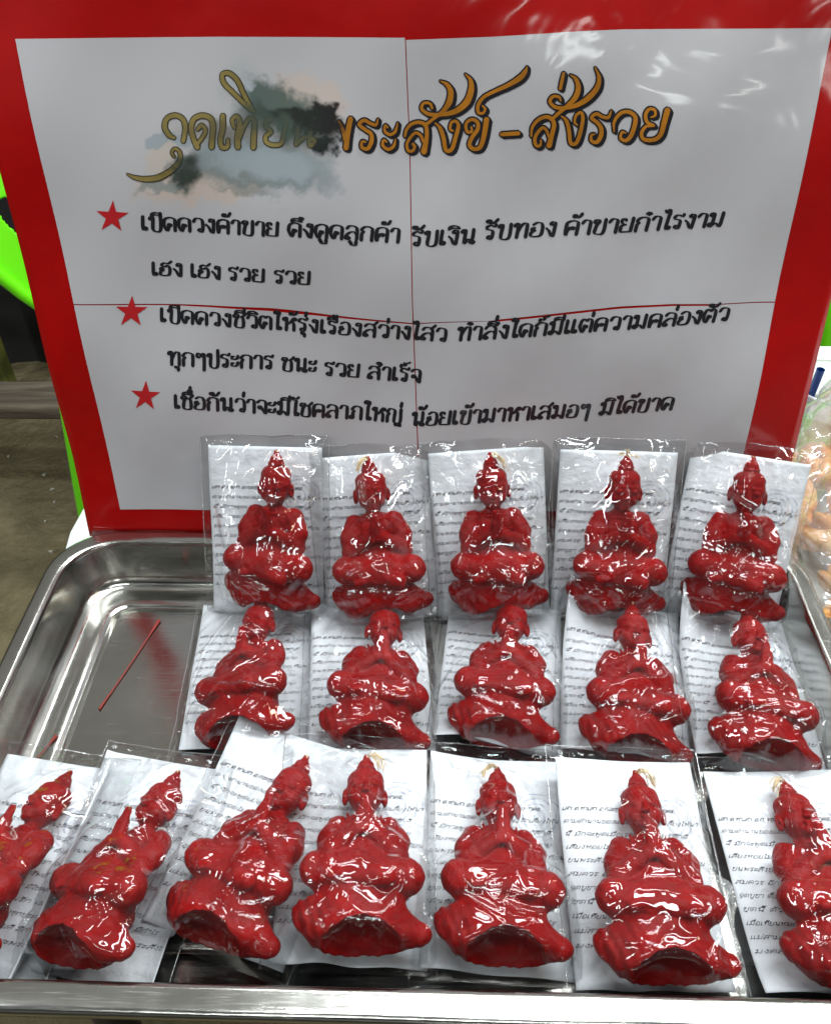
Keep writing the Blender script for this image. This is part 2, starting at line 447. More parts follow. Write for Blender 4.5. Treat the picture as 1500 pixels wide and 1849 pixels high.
gl('ธ', 7.4, '6,9.8 4.4,8.6 2,9.8 1.2,8.2 3.2,7 5.4,6.6 6,4 6,0.2 1.8,0.2 1.6,4.5')
gl('น', 8.8, TLP + '0.4 4.4,2.8 6.6,2.4 7.8,1 6.8,-0.2 5.8,1 6.8,3.5 6.8,10')
gl('บ', 8, TLP + '0.2 6.8,0.2 6.9,10')
gl('ป', 8, TLP + '0.2 6.8,0.2 6.9,13')
gl('พ', 9, TLP + '8 2.4,0 4.7,8 6.6,0 7.9,10')
gl('ภ', 8.8, '1.8,2.4 0.9,1.4 1.6,0.1 2.8,1 2.6,4.5 3.2,6.2 2,7.4 3.4,9.5 5.3,10 7.2,8.8 7.6,6 7.6,0')
gl('ม', 8.8, TLP + '2 1.9,2.6 1,1.4 1.8,0 2.8,1 4.6,2.4 7,0 7.2,10')
gl('ย', 8, '3.4,8.4 2.6,9.7 1.3,9 1.3,7.2 2.6,5.8 3.8,5.4 1.8,4.8 1.2,3 1.6,0.4 3,0.1 6.3,0.1 6.7,1 6.8,10')
gl('ร', 6.4, '5.8,10.4 4.9,9 3.2,10 1.5,9.2 1.5,7.4 3.9,6.3 4.6,4.5 4.4,1 3.4,0 2.3,1 3.1,2.3 4.3,1.6')
gl('ล', 8.2, '1.2,8 2.6,9.8 4.6,10 6.4,8.8 7,6 7,0|7,3.4 5.4,5.6 3.2,5.2 1.4,3.2 1,1 1.9,0 2.9,1.1 2,2.2')
gl('ว', 7.2, '1,7.6 2.2,9.8 4.2,10 5.8,8.6 6.2,5 6,1 5,0 3.9,1 4.8,2.3 5.9,1.6')
gl('ส', 8.4, '1.2,8 2.6,9.8 4.6,10 6.4,8.8 7,6 7,0|7,3.4 5.4,5.6 3.2,5.2 1.4,3.2 1,1 1.9,0 2.9,1.1 2,2.2|5.6,9 6.8,10.2 8.2,12')
gl('ษ', 8.4, TLP + '0.2 6.6,0.2 6.8,10|4,4 5,5 6.8,5.2 8.2,6')
gl('ห', 8.8, TLP + '0|2.8,4.5 5,6.4 6.4,9 7.4,10 8,8.6 6.8,7.8 5.8,7 7,5 7.2,0')
gl('อ', 7.8, '3,6.4 1.8,6 1.4,4.8 2.4,4 3.2,5 2.2,4 1.2,2.4 1.8,0.2 5.4,0.2 6.6,2 6.7,6.4 5.8,9.2 3.8,10 1.6,8.6')
gl('ฮ', 8.2, '3,6.4 1.8,6 1.4,4.8 2.4,4 3.2,5 2.2,4 1.2,2.4 1.8,0.2 5.4,0.2 6.6,2 6.7,6 5.4,8 3.8,7 2,8.4 3.6,10 5.6,9.6 7.8,11.4')
gl('ี', 0, '-6,11 -5.4,12.6 -3.4,13.3 -1.6,12.4 -1,11 -3.6,11.6 -6,11|-1.1,11 -1,14.4')
gl('ิ', 0, '-6,11 -5.4,12.6 -3.4,13.3 -1.6,12.4 -1,11 -3.6,11.6 -6,11')
gl('ึ', 0, '-6,11 -5.4,12.6 -3.4,13.3 -1.6,12.4 -1,11 -3.6,11.6 -6,11|-1.2,12 -1.8,13.2 -1,14.2 -0.2,13.2 -1.2,12')
gl('ื', 0, '-6,11 -5.4,12.6 -3.4,13.3 -1.6,12.4 -1,11 -3.6,11.6 -6,11|-1.1,11 -1,14.4|-2.8,12 -2.7,14.4')
gl('ั', 0, '-4.2,12.9 -5,12 -5.6,13.2 -4.4,14 -3.6,12.8 -4,11.4 -2,11.8 -0.2,14.2')
gl('็', 0, '-5.6,11.2 -5.2,13 -3.8,12.2 -3,13.2 -4,14.2 -2.2,14.2 -0.4,15')
gl('่', 0, '-1.6,12.2 -1.4,15')
gl('้', 0, '-3.2,13.2 -4,12.4 -4.2,13.8 -3.2,14.2 -2.8,12.4 -1.4,12.8 -0.2,15')
gl('์', 0, '-2.6,12 -3.6,12.6 -3,13.6 -2,13 -1.6,14 0,15.6')
gl('ุ', 0, '-2.4,-1.2 -3.4,-1.2 -3,-2.4 -2,-1.6 -1.7,-4')
gl('ู', 0, '-4.4,-1.2 -5,-2 -4,-2.4 -3.9,-3.8 -1.6,-3.8 -1.4,-1.2')
gl('า', 6, '0.8,7.8 2,9.8 3.6,10 4.8,8.8 5,6 5,0')
gl('ำ', 6, '0.8,7.8 2,9.8 3.6,10 4.8,8.8 5,6 5,0|-1.8,11.6 -2.8,12.4 -1.8,13.4 -0.8,12.4 -1.8,11.6')
gl('ะ', 5.4, '2.4,8.6 1.2,8.4 1.2,6.8 2.6,6.4 4,7.2 4.6,9|2.4,3.4 1.2,3.2 1.2,1.4 2.6,1 4,1.8 4.6,3.8')
gl('เ', 4.4, '1.5,10 1.5,1.2 2.4,0 3.4,0.9 2.8,2.2 1.8,1.6')
gl('แ', 8.2, '1.5,10 1.5,1.2 2.4,0 3.4,0.9 2.8,2.2 1.8,1.6|5.3,10 5.3,1.2 6.2,0 7.2,0.9 6.6,2.2 5.6,1.6')
gl('โ', 5, '4.6,14.4 3,13 1,14 1.2,12.2 3,11.4 2.9,9 2.8,1.2 3.6,0 4.6,0.9 4,2.2 3,1.6')
gl('ไ', 5, '0.4,14 1.6,12.2 2.6,14.6 3.2,11.6 2.9,9 2.8,1.2 3.6,0 4.6,0.9 4,2.2 3,1.6')
gl('ใ', 5, '2.4,13.2 1.4,12.4 0.8,13.6 2,14.8 3.6,13.6 3,11 2.8,9 2.8,1.2 3.6,0 4.6,0.9 4,2.2 3,1.6')
gl('ๆ', 6.8, '3,7 2,6.6 1.3,8 2,9.8 3.4,9.2 4,7.6 5,9.8 5.6,8 5.6,-3')
gl('.', 2.6, '1,0.2 1.6,0.5')
gl(' ', 5, '0,0 0,0')
UP = set('ิีึืั็')
TONE = set('่้์')
def layout(text):
    x = 0; out = []; prev = ''
    for ch in text:
        adv, sts = G[ch]
        if ch != ' ':
            dy = 2.2 if ch in TONE and prev in UP else 0
            for s_ in sts: out.append(np.array([(x + a + (0.1 * b), b + dy) for a, b in s_]))
        x += adv; prev = ch
    return x, out

pen = Pen()
VP = np.array([778., 3436.])
jr = np.random.default_rng(3)
def word(text, p0, p1, xh=24.5, N=6.5, m=2.5):
    A, sts = layout(text)
    p0 = np.array(p0, float); p1 = np.array(p1, float); d = (p1 - p0) / A
    for s_ in sts:
        C = spline(s_, 5)
        B = p0 + d * C[:, :1]
        up = B - VP; up /= np.linalg.norm(up, axis=1)[:, None]
        Q = B + up * C[:, 1:] * xh / 10
        Q = Q + jr.normal(0, .05, Q.shape)
        pen.nib(Q, N, m)
for w_ in [("เปิดดวงค้าขาย", (254, 414), (506, 423)), ("ดึงดูดลูกค้า", (520, 422), (722, 434)), ("รับเงิน", (740, 440), (858, 436)),
           ("รับทอง", (871, 430), (1002, 422)), ("ค้าขายกำไรงาม", (1014, 421), (1304, 407))]:
    word(*w_)
for w_ in [("เฮง", (272, 497), (330, 499)), ("เฮง", (342, 500), (400, 503)), ("รวย", (411, 504), (480, 507)), ("รวย", (494, 508), (562, 511)),
           ("เปิดดวงชีวิตให้รุ่งเรืองสว่างไสว", (287, 580), (806, 613)), ("ทำสิ่งใดก็มีแต่ความคล่องตัว", (822, 611), (1313, 577)),
           ("ทุกๆประการ", (303, 656), (494, 665)), ("ชนะ", (507, 667), (572, 671)), ("รวย", (584, 675), (650, 679)), ("สำเร็จ", (662, 681), (760, 688)),
           ("เชื่อกันว่าจะมีโชคลาภใหญ่", (315, 733), (726, 760)), ("น้อยเข้ามาหาเสมอๆ", (741, 765), (1062, 750)), ("มิได้ขาด", (1078, 748), (1213, 737))]:
    word(*w_, xh=23.0, N=6.1)
V, F, L = pen.get()
on_sign('black_lettering', V, F[:, ::-1], 0.00055, M_ink, smooth=False)

# stars
for cx, cy, rr_, rot in ((203, 391, 31, 3), (237, 563, 30, 2), (264, 713, 28.5, 2)):
    P = []
    for k in range(10):
        a_ = R(-90 + rot + 36 * k); q = rr_ if k % 2 == 0 else rr_ * .385
        P.append((cx + q * math.cos(a_), cy + q * .98 * math.sin(a_)))
    P = np.array(P); c0 = np.array([[cx, cy]])
    V = np.vstack([P, (P + c0) / 2, c0]); i = np.arange(10); j = (i + 1) % 10
    F4 = np.stack([i, j, j + 10, i + 10], 1); F3 = np.stack([i + 10, j + 10, np.full(10, 20)], 1)
    on_sign('red_star', V, [F4, F3], 0.00055, M_star, smooth=False)

# gold title strokes traced one by one: zoom frame origin, scale, points, widths
TT = [
 (700, 100, 5.769, 36, [(180, 835), (195, 770), (240, 715), (310, 690), (375, 705), (402, 745), (405, 850), (375, 1000)], [24, 30, 34, 36, 38, 40, 42, 62]),
 (700, 100, 5.769, 30, [(370, 890), (345, 830), (290, 800), (235, 850), (200, 920), (215, 985), (260, 985), (280, 945), (262, 915)], None),
 (700, 100, 5.769, 30, [(385, 725), (480, 650), (570, 580), (640, 480), (655, 370), (615, 295), (545, 258)], [34, 34, 40, 62, 56, 40, 8]),
 (700, 100, 5.769, 30, [(462, 545), (440, 495), (375, 492), (355, 550), (430, 605), (570, 608), (710, 572), (820, 480), (868, 350), (860, 250), (805, 185)], [26, 28, 30, 32, 38, 42, 56, 68, 60, 40, 8]),
 (700, 100, 5.769, 38, [(490, 695), (545, 750), (580, 850), (605, 975), (665, 970), (705, 850), (735, 730), (708, 680), (662, 695), (650, 760), (680, 780)], [14, 40, 44, 40, 40, 42, 38, 32, 28, 26, 20]),
 (700, 100, 5.769, 38, [(868, 735), (872, 785), (825, 785), (815, 705), (870, 660), (930, 685), (935, 760), (880, 840), (850, 920), (890, 965), (960, 945), (1000, 830), (1028, 655)], [20, 26, 30, 32, 34, 38, 40, 40, 40, 40, 44, 50, 54]),
 (700, 100, 5.769, 30, [(982, 515), (1012, 550), (985, 595), (940, 580), (942, 505), (1000, 425), (1110, 365), (1250, 300), (1370, 225), (1425, 160), (1446, 105)], [16, 26, 28, 34, 36, 34, 36, 44, 58, 44, 8]),
 (700, 100, 5.769, 42, [(1182, 812), (1270, 806), (1358, 800)], None),
 (460, 170, 5.0, 30, [(1115, 215), (1095, 268), (1045, 255), (990, 228), (945, 265), (1000, 312), (1052, 350), (1055, 420), (1022, 482), (970, 470), (972, 420), (1005, 422)], [10, 28, 30, 32, 30, 32, 34, 38, 34, 28, 24, 16]),
 (460, 170, 5.0, 26, [(1203, 295), (1180, 275), (1175, 325), (1220, 357), (1268, 330), (1292, 250)], [14, 20, 24, 28, 28, 8]),
 (460, 170, 5.0, 26, [(1192, 425), (1165, 405), (1158, 455), (1205, 490), (1255, 460), (1272, 395)], [14, 20, 26, 30, 28, 8]),
 (460, 170, 5.0, 36, [(762, 235), (800, 320), (815, 400)], [20, 34, 26]),
 (460, 170, 5.0, 46, [(868, 212), (845, 330), (828, 478)], None),
 (930, 100, 5.0, 34, [(140, 720), (150, 640), (200, 575), (270, 545), (325, 565), (345, 620), (325, 710), (300, 808)], [16, 26, 32, 34, 36, 38, 40, 48]),
 (930, 100, 5.0, 28, [(300, 730), (275, 665), (240, 645), (190, 700), (172, 760), (190, 808), (222, 800), (228, 755)], [20, 26, 28, 30, 32, 30, 24, 16]),
 (930, 100, 5.0, 30, [(318, 572), (395, 505), (470, 440), (535, 370), (562, 285), (540, 205), (488, 165)], [28, 32, 36, 48, 46, 34, 8]),
 (930, 100, 5.0, 30, [(405, 402), (388, 365), (335, 362), (308, 408), (360, 458), (460, 462), (565, 432), (660, 368), (732, 280), (748, 190), (712, 100)], [16, 24, 28, 30, 32, 34, 42, 50, 46, 34, 8]),
 (930, 100, 5.0, 30, [(430, 150), (415, 220), (400, 292)], [26, 30, 28]),
 (930, 100, 5.0, 34, [(410, 538), (455, 580), (480, 670), (495, 780), (545, 780), (580, 690), (603, 570), (590, 508), (545, 530), (530, 590), (555, 622)], [12, 32, 34, 32, 34, 36, 32, 28, 24, 22, 14]),
 (930, 100, 5.0, 30, [(860, 488), (832, 548), (780, 545), (725, 518), (682, 555), (735, 598), (768, 650), (765, 715), (730, 772), (682, 760), (680, 712), (710, 700)], [10, 30, 30, 32, 30, 34, 38, 40, 34, 28, 24, 14]),
 (930, 100, 5.0, 32, [(882, 680), (885, 590), (940, 515), (1015, 500), (1072, 545), (1065, 630), (1030, 720), (985, 757), (942, 735), (955, 682), (988, 690)], [10, 28, 32, 34, 38, 40, 38, 32, 26, 22, 14]),
 (930, 100, 5.0, 32, [(1212, 548), (1250, 530), (1245, 482), (1195, 476), (1165, 530), (1180, 592), (1240, 622), (1170, 630), (1128, 690), (1150, 745), (1240, 748), (1300, 700), (1332, 590), (1362, 482)], [12, 22, 26, 30, 32, 30, 20, 26, 32, 34, 36, 40, 46, 52])]
TF = [
 (220, 110, 5.0, 34, [(480, 690), (430, 660), (392, 590), (412, 515), (485, 486), (555, 520), (578, 600), (560, 720)], [24, 40, 42, 40, 40, 40, 38, 34]),
 (220, 110, 5.0, 24, [(480, 860), (458, 820), (485, 785), (530, 820), (525, 900), (460, 975), (340, 1045), (220, 1060), (120, 1045), (52, 1015)], [16, 20, 24, 28, 36, 44, 48, 42, 30, 6]),
 (220, 110, 5.0, 40, [(690, 775), (655, 700), (632, 600), (655, 520), (725, 488), (800, 510), (828, 580), (820, 700), (815, 775)], [44, 38, 40, 42, 42, 42, 42, 42, 42]),
 (220, 110, 5.0, 30, [(690, 740), (735, 680), (760, 620), (725, 575), (690, 610)], None),
 (220, 110, 5.0, 40, [(915, 485), (915, 600), (895, 700), (910, 772), (958, 765), (962, 700)], [40, 42, 40, 38, 34, 24]),
 (220, 110, 5.0, 38, [(1020, 600), (1000, 530), (1040, 495), (1068, 560), (1050, 680), (1052, 775)], [24, 32, 34, 44, 46, 44]),
 (220, 110, 5.0, 36, [(1060, 700), (1110, 580), (1160, 510), (1200, 545), (1195, 660), (1192, 778)], [30, 30, 34, 38, 42, 44]),
 (220, 110, 5.0, 34, [(1195, 455), (1110, 310), (1050, 180), (975, 108), (912, 118), (925, 195), (1010, 285), (1110, 385), (1180, 450)], [26, 36, 38, 38, 36, 36, 36, 34, 24]),
 (460, 170, 5.0, 34, [(150, 225), (112, 235), (105, 290), (150, 332), (105, 370), (108, 425), (170, 452), (245, 435), (268, 340), (290, 235)], None),
 (460, 170, 5.0, 36, [(392, 290), (392, 360), (378, 445)], None),
 (460, 170, 5.0, 32, [(390, 430), (470, 375), (550, 415), (505, 455), (500, 385), (515, 330)], None)]
def title(T, mo, mi_, name, grow, sh):
    po, pi_ = Pen(), Pen()
    for k, (ox, oy, s, w0, pts, ws) in enumerate(T):
        pts = np.array(pts, float) / s + np.array([ox, oy])
        C = spline(pts, 12)
        if ws is None: W = np.full(len(C), w0 / s)
        else: W = np.interp(np.linspace(0, 1, len(C)), np.linspace(0, 1, len(ws)), np.array(ws) / s)
        po.ribbon(C, W + grow, layer=0)
        if sh:
            po.ribbon(C + np.array([sh * .55, sh * .45]), W + grow * .9, layer=0.00001)
            po.ribbon(C + np.array([sh, sh * .85]), W + grow * .7, layer=0.00002)
        pi_.ribbon(C, W, layer=k * 0.000006)
    V, F, L = po.get(); on_sign(name + '_outline', V, F[:, ::-1], 0.00055 + L, mo, smooth=False)
    V, F, L = pi_.get(); on_sign(name, V, F[:, ::-1], 0.00075 + L, mi_, smooth=False)
title(TT, M_ink, M_gold, 'gold_lettering', 5.6, 4.2)
title(TF, M_brown, M_olive, 'faded_lettering', 4.0, 0)

# the spilled ink also runs over the faded letters: a thin semi-clear layer of its own
M_wash = bpy.data.materials.new('ink_wash'); M_wash.use_nodes = True
t = M_wash.node_tree; p = t.nodes['Principled BSDF']
a = t.nodes.new('ShaderNodeAttribute'); a.attribute_name = 'wash'
t.links.new(a.outputs['Color'], p.inputs['Base Color']); t.links.new(a.outputs['Alpha'], p.inputs['Alpha'])
p.inputs['Roughness'].default_value = .5
nu, nv = 260, 190
a_, b_ = np.meshgrid(np.linspace(260, 650, nu), np.linspace(130, 375, nv), indexing='ij')
x, y = a_.ravel(), b_.ravel()
wx = x + 46 * (fbm(x / 26, y / 26, 11, 5) - .5) + 16 * (fbm(x / 7, y / 7, 31, 3) - .5); wy = y + 46 * (fbm(x / 26, y / 26, 21, 5) - .5) + 16 * (fbm(x / 7, y / 7, 41, 3) - .5)
wc = np.tile(np.array([.30, .36, .36]), (len(x), 1)); al = np.zeros(len(x))
for (cx, cy, rx, ry, an, c, k_, lo_) in ((410, 235, 95, 34, 3, (.10, .10, .07), .34, .2), (545, 225, 85, 50, 8, (.05, .075, .06), .62, .15), (340, 300, 34, 40, -30, (.04, .06, .05), .66, .3), (480, 215, 80, 34, 15, (.06, .09, .07), .6, .3), (560, 212, 70, 24, 10, (.008, .010, .008), .93, .1), (594, 212, 34, 27, 20, (.008, .008, .008), .95, .12), (596, 256, 28, 28, 0, (.01, .016, .014), .92, .1)):
    ca_, sa_ = math.cos(R(an)), math.sin(R(an)); dx, dy = wx - cx, wy - cy
    q = np.sqrt(((dx * ca_ + dy * sa_) / rx) ** 2 + ((-dx * sa_ + dy * ca_) / ry) ** 2)
    m = (1 - sstep(lo_, 1.0, q)) * k_; na = 1 - (1 - al) * (1 - m)
    wc = (wc * (al * (1 - m))[:, None] + np.array(c) * m[:, None]) / np.maximum(na, 1e-4)[:, None]; al = na
o = on_sign('ink_wash', np.stack([x, y], 1), grid_faces(nu, nv)[:, ::-1], 0.00125, M_wash)
ca = o.data.color_attributes.new('wash', 'FLOAT_COLOR', 'POINT')
ca.data.foreach_set('color', np.hstack([wc, al[:, None]]).astype(np.float32).ravel())

# strut behind the board
def box_v(c, s):
    c = np.array(c, float); s = np.array(s, float) / 2
    V = np.array([[x_, y_, z_] for x_ in (-1, 1) for y_ in (-1, 1) for z_ in (-1, 1)]) * s + c
    F = np.array([[0, 1, 3, 2], [4, 6, 7, 5], [0, 4, 5, 1], [2, 3, 7, 6], [0, 2, 6, 4], [1, 5, 7, 3]])
    return V, F
def bevel_obj(name, V, F, m, width, parent=None, seg=2):
    o = obj(name, mesh_np(name, V, F, m, smooth=False), parent)
    md = o.modifiers.new('bevel', 'BEVEL'); md.width = width; md.segments = seg; md.limit_method = 'ANGLE'
    return o
V, F = box_v((0.02, 0.045, 0.10), (0.09, 0.004, 0.30))
th = R(-22)
V = np.array([[a, (b - .045) * math.cos(th) - (c - .1) * math.sin(th) * -1 * -1 + .075 - (c - .1) * 0.0, c] for a, b, c in V])
V[:, 1] += (V[:, 2] - .25) * -0.22
obj('easel_strut', mesh_np('easel_strut', V, F, M_board, False), sign)

# ------------------------------------------------------------------ tray
def rrect(x0, x1, y0, y1, r, n=10):
    P = []
    for cx, cy, a0 in ((x1 - r, y0 + r, -90), (x1 - r, y1 - r, 0), (x0 + r, y1 - r, 90), (x0 + r, y0 + r, 180)):
        for k in range(n + 1):
            a_ = R(a0 + 90 * k / n); P.append((cx + r * math.cos(a_), cy + r * math.sin(a_)))
    # subdivide straights
    out = []
    m = len(P)
    for i in range(m):
        a_, b_ = P[i], P[(i + 1) % m]
        out.append(a_)
        if (i % (n + 1)) == n:
            for k in range(1, 16): out.append((a_[0] + (b_[0] - a_[0]) * k / 16, a_[1] + (b_[1] - a_[1]) * k / 16))
    return np.array(out)
prof = [(0.004, -.0075), (0.0012, -.0070), (0.0000, -.005), (0.0004, -.0016), (0.0018, -.0003), (0.0035, 0.0), (0.0075, .00015), (0.0110, .00005), (0.0128, -.0003), (0.0139, -.0016), (0.0146, -.0045),
        (0.0158, -.014), (0.0178, -.026), (0.0192, -.0335), (0.0212, -.0378), (0.0245, -.0408), (0.029, -.0420), (0.036, -.0421), (0.0432, -.0420), (0.0442, -.0424), (0.0452, -.0434), (0.0468, -.0436), (0.0478, -.0428), (0.0490, -.0421), (0.052, -.0419), (0.10, -.0417)]
TX0, TX1, TY0, TY1 = -.3115, .281, .1515, .5115
Vt = []; 
for off, z in prof:
    r_ = max(0.048 - off * 0.75, 0.012)
    q = rrect(TX0 + off, TX1 - off, TY0 + off * 1.0 + .0030 * min(off / .0128, 1), TY1 - off, r_)
    zz = np.full(len(q), z)
    if 0.002 < off < 0.012: zz = zz + 0.0006 * np.sin(q[:, 0] * 40) * np.sin(q[:, 1] * 31 + 1)
    Vt.append(np.column_stack([q, zz]))
m_ = len(Vt[0]); k_ = len(Vt)
V = np.vstack(Vt + [np.array([[(TX0 + TX1) / 2, (TY0 + TY1) / 2, -.0417]])])
Fq = []
for i in range(k_ - 1):
    a_ = i * m_ + np.arange(m_); b_ = i * m_ + (np.arange(m_) + 1) % m_
    Fq.append(np.stack([a_, b_, b_ + m_, a_ + m_], 1))
a_ = (k_ - 1) * m_ + np.arange(m_); b_ = (k_ - 1) * m_ + (np.arange(m_) + 1) % m_
fm = np.concatenate([np.full(m_, 1 if i < 10 else 0) for i in range(k_ - 1)] + [np.zeros(m_)])
o = obj('serving_tray', mesh_np('serving_tray', V, [np.vstack(Fq), np.stack([a_, b_, np.full(m_, len(V) - 1)], 1)], [M_steel, M_rim], mi=fm))
tag(o, 'rectangular stainless steel tray with rounded corners holding the packets', 'tray')

# ------------------------------------------------------------------ wax figure (signed distance model, surface nets)
H = 0.78
gx = np.arange(-60, 62, H, dtype=np.float32); gy = np.arange(-8, 150, H, dtype=np.float32); gz = np.arange(-2, 66, H, dtype=np.float32)
D = np.full((len(gx), len(gy), len(gz)), 40.0, np.float32)
def region(lo, hi, pad):
    s = []
    for g_, a, b in ((gx, lo[0], hi[0]), (gy, lo[1], hi[1]), (gz, lo[2], hi[2])):
        i0 = max(0, int((a - pad - g_[0]) / H)); i1 = min(len(g_), int((b + pad - g_[0]) / H) + 2); s.append(slice(i0, i1))
    X, Y, Z = np.meshgrid(gx[s[0]], gy[s[1]], gz[s[2]], indexing='ij', sparse=True)
    return tuple(s), X, Y, Z
def comb(sl, d, k, op):
    A = D[sl]
    if op == 'u':
        h = np.clip(0.5 + 0.5 * (A - d) / k, 0, 1); D[sl] = A * (1 - h) + d * h - k * h * (1 - h)
    else:
        h = np.clip(0.5 - 0.5 * (A + d) / k, 0, 1); D[sl] = A * (1 - h) + (-d) * h + k * h * (1 - h)
def ell(c, r, k=2.0, op='u', rz=0):
    rm = max(r); sl, X, Y, Z = region([c[i] - (rm if rz and i < 2 else r[i]) for i in range(3)], [c[i] + (rm if rz and i < 2 else r[i]) for i in range(3)], 7)
    dx, dy, dz = X - c[0], Y - c[1], Z - c[2]
    if rz:
        ca_, sa_ = math.cos(R(rz)), math.sin(R(rz)); dx, dy = dx * ca_ + dy * sa_, -dx * sa_ + dy * ca_
    k0 = np.sqrt((dx / r[0]) ** 2 + (dy / r[1]) ** 2 + (dz / r[2]) ** 2) + 1e-6
    k1 = np.sqrt((dx / r[0] ** 2) ** 2 + (dy / r[1] ** 2) ** 2 + (dz / r[2] ** 2) ** 2) + 1e-6
    comb(sl, (k0 * (k0 - 1) / k1).astype(np.float32), k, op)
def cone(a, b, ra, rb, k=2.0, op='u', sx=1.0):
    rm = max(ra, rb); sl, X, Y, Z = region([min(a[i], b[i]) - rm for i in range(3)], [max(a[i], b[i]) + rm for i in range(3)], 7)
    a = np.array(a, float); b = np.array(b, float); ab = b - a
    h = np.clip(((X - a[0]) * ab[0] + (Y - a[1]) * ab[1] + (Z - a[2]) * ab[2]) / (ab @ ab), 0, 1)
    d = np.sqrt(((X - a[0] - ab[0] * h) / sx) ** 2 + (Y - a[1] - ab[1] * h) ** 2 + (Z - a[2] - ab[2] * h) ** 2) - (ra + (rb - ra) * h)
    comb(sl, d.astype(np.float32), k, op)
# conch shell base
ell((-2, 16, 24), (36, 20, 25), 5)
ell((0, 7, 25), (38, 12, 25), 5)
cone((9, 18, 24), (42, 9, 21), 18.5, 7.6, 6)
cone((40, 9, 21), (45.5, 10, 21), 6.4, 4.6, 3)
ell((-33, 18, 23), (11, 13, 16), 4)
ell((-41, 20, 22), (6.5, 9, 10), 2.5)
ell((-44.5, 22, 22), (3.6, 5, 5.5), 1.5)
ell((0, 31, 22), (31, 17, 26), 6)
# crossed legs
for s in (-1, 1):
    cone((s * 8, 46, 18), (s * 31, 44 - s * 2, 33), 13, 12, 6)
    ell((s * 32, 43.5 - s * 2, 35), (13, 11.8, 14), 3)
cone((31, 41, 38), (-10, 38, 47), 10.5, 6.5, 2.5)
cone((-31, 45, 38), (18, 35, 52), 10.5, 6.5, 1.2)
ell((16, 35.5, 52), (9.0, 5.0, 4.5), 1.5, rz=-8)
ell((-17, 37, 49), (8.5, 4.6, 5.0), 1.5, rz=8)
ell((0, 46, 26), (27, 14, 24), 6)
cone((-30, 52, 50), (8, 44, 57.5), .5, 1.2, 1.5, 's')
cone((-24, 35, 49), (12, 28, 54), 1.0, 1.2, 1.5, 's')
for s in (-1, 1):
    for q in range(5): cone((s * (10 + q * 5), 51 - q * 0.6, 38 + q * .9), (s * (13 + q * 5), 34, 49 - q * 1.4), .8, .6, 1.2)
# torso
ell((0, 60, 19), (22, 22, 19), 6)
ell((0, 80, 17), (21, 13, 13), 4)
ell((0, 55, 19), (20, 3, 17), 1.5)
for s in (-1, 1):
    ell((s * 19, 84, 16), (9.5, 8.5, 9.5), 3)
    cone((s * 19.5, 84, 16), (s * 24, 74, 20.5), 8.6, 9.2, 2)
    cone((s * 23, 76, 20), (s * 24.8, 71.0, 22.5), 9.9, 10.4, 1.0)
    cone((s * 24, 73, 22), (s * 26, 60, 27), 7.8, 8.2, 2)
    cone((s * 25.5, 61, 28), (s * 5.5, 74, 40), 7.8, 5.2, 2.5)
    cone((s * 2.6, 74, 41), (s * 2.0, 85, 44.5), 4.2, 3.5, 1)
    cone((s * 1.9, 85, 44.5), (s * 1.3, 96, 46), 3.3, 1.8, .8)
    cone((s * 4.6, 77, 41), (s * 3.3, 87, 42), 2.1, 1.5, .8)
    for q in range(4): cone((s * (13 + q * 3), 91 - q * 2.5, 25), (s * (11 + q * 4.0), 74, 29.5), .9, .6, 1.0)
ell((0, 91.5, 17), (11.5, 2.6, 10.5), 1.5)
ell((0, 88.5, 18), (13.5, 2.2, 11.5), 1.5)
cone((0, 90, 16), (0, 100, 17), 7.0, 6.8, 2)
# head
ell((0, 114, 18), (15.2, 16, 15.2), 3)
ell((0, 104.5, 20.5), (11.5, 9, 11.3), 4)
for s in (-1, 1):
    ell((s * 7, 106, 26.5), (5.2, 5, 5), 2.5)
    ell((s * 15.6, 108.5, 16.5), (2.6, 6.3, 4.2), 1.0)
    ell((s * 16.6, 108.5, 18.8), (1.0, 3.4, 1.8), .6, 's')
    ell((s * 6, 112.8, 31.2), (4.0, 2.5, 2.4), .8)
    ell((s * 6, 111.2, 33.6), (3.9, .55, 1.3), .4, 's')
    cone((s * 2.5, 117.2, 33), (s * 10, 117.0, 29.5), 1.0, .8, 1.0)
    ell((s * 2.0, 106.5, 34.8), (1.5, 1.3, 1.5), .7)
cone((0, 114, 32.5), (0, 107.6, 35.3), 1.2, 2.1, 1.2)
ell((0, 102.6, 32.6), (4.0, 1.1, 1.9), .7)
ell((0, 100.7, 32.1), (3.1, 1.2, 1.9), .7)
ell((0, 101.7, 34.3), (3.4, .35, .9), .3, 's')
ell((0, 97.8, 29.2), (4.5, 3, 4), 2)
ell((0, 122.0, 16.5), (14.6, 9.5, 15.3), 1.0)
cone((0, 128, 17), (0, 133, 17), 7.0, 6.0, 2)
ell((0, 132.5, 17), (7.8, 2.0, 7.8), .8)
ell((0, 135.5, 17), (6.2, 4.4, 6.2), 1.2)
cone((0, 137, 17), (0, 142.5, 17), 4.4, 2.4, 1.5)
# hollow moulded base
ell((2, -6, 30), (28, 23, 27), 1.0, 's', rz=-5)
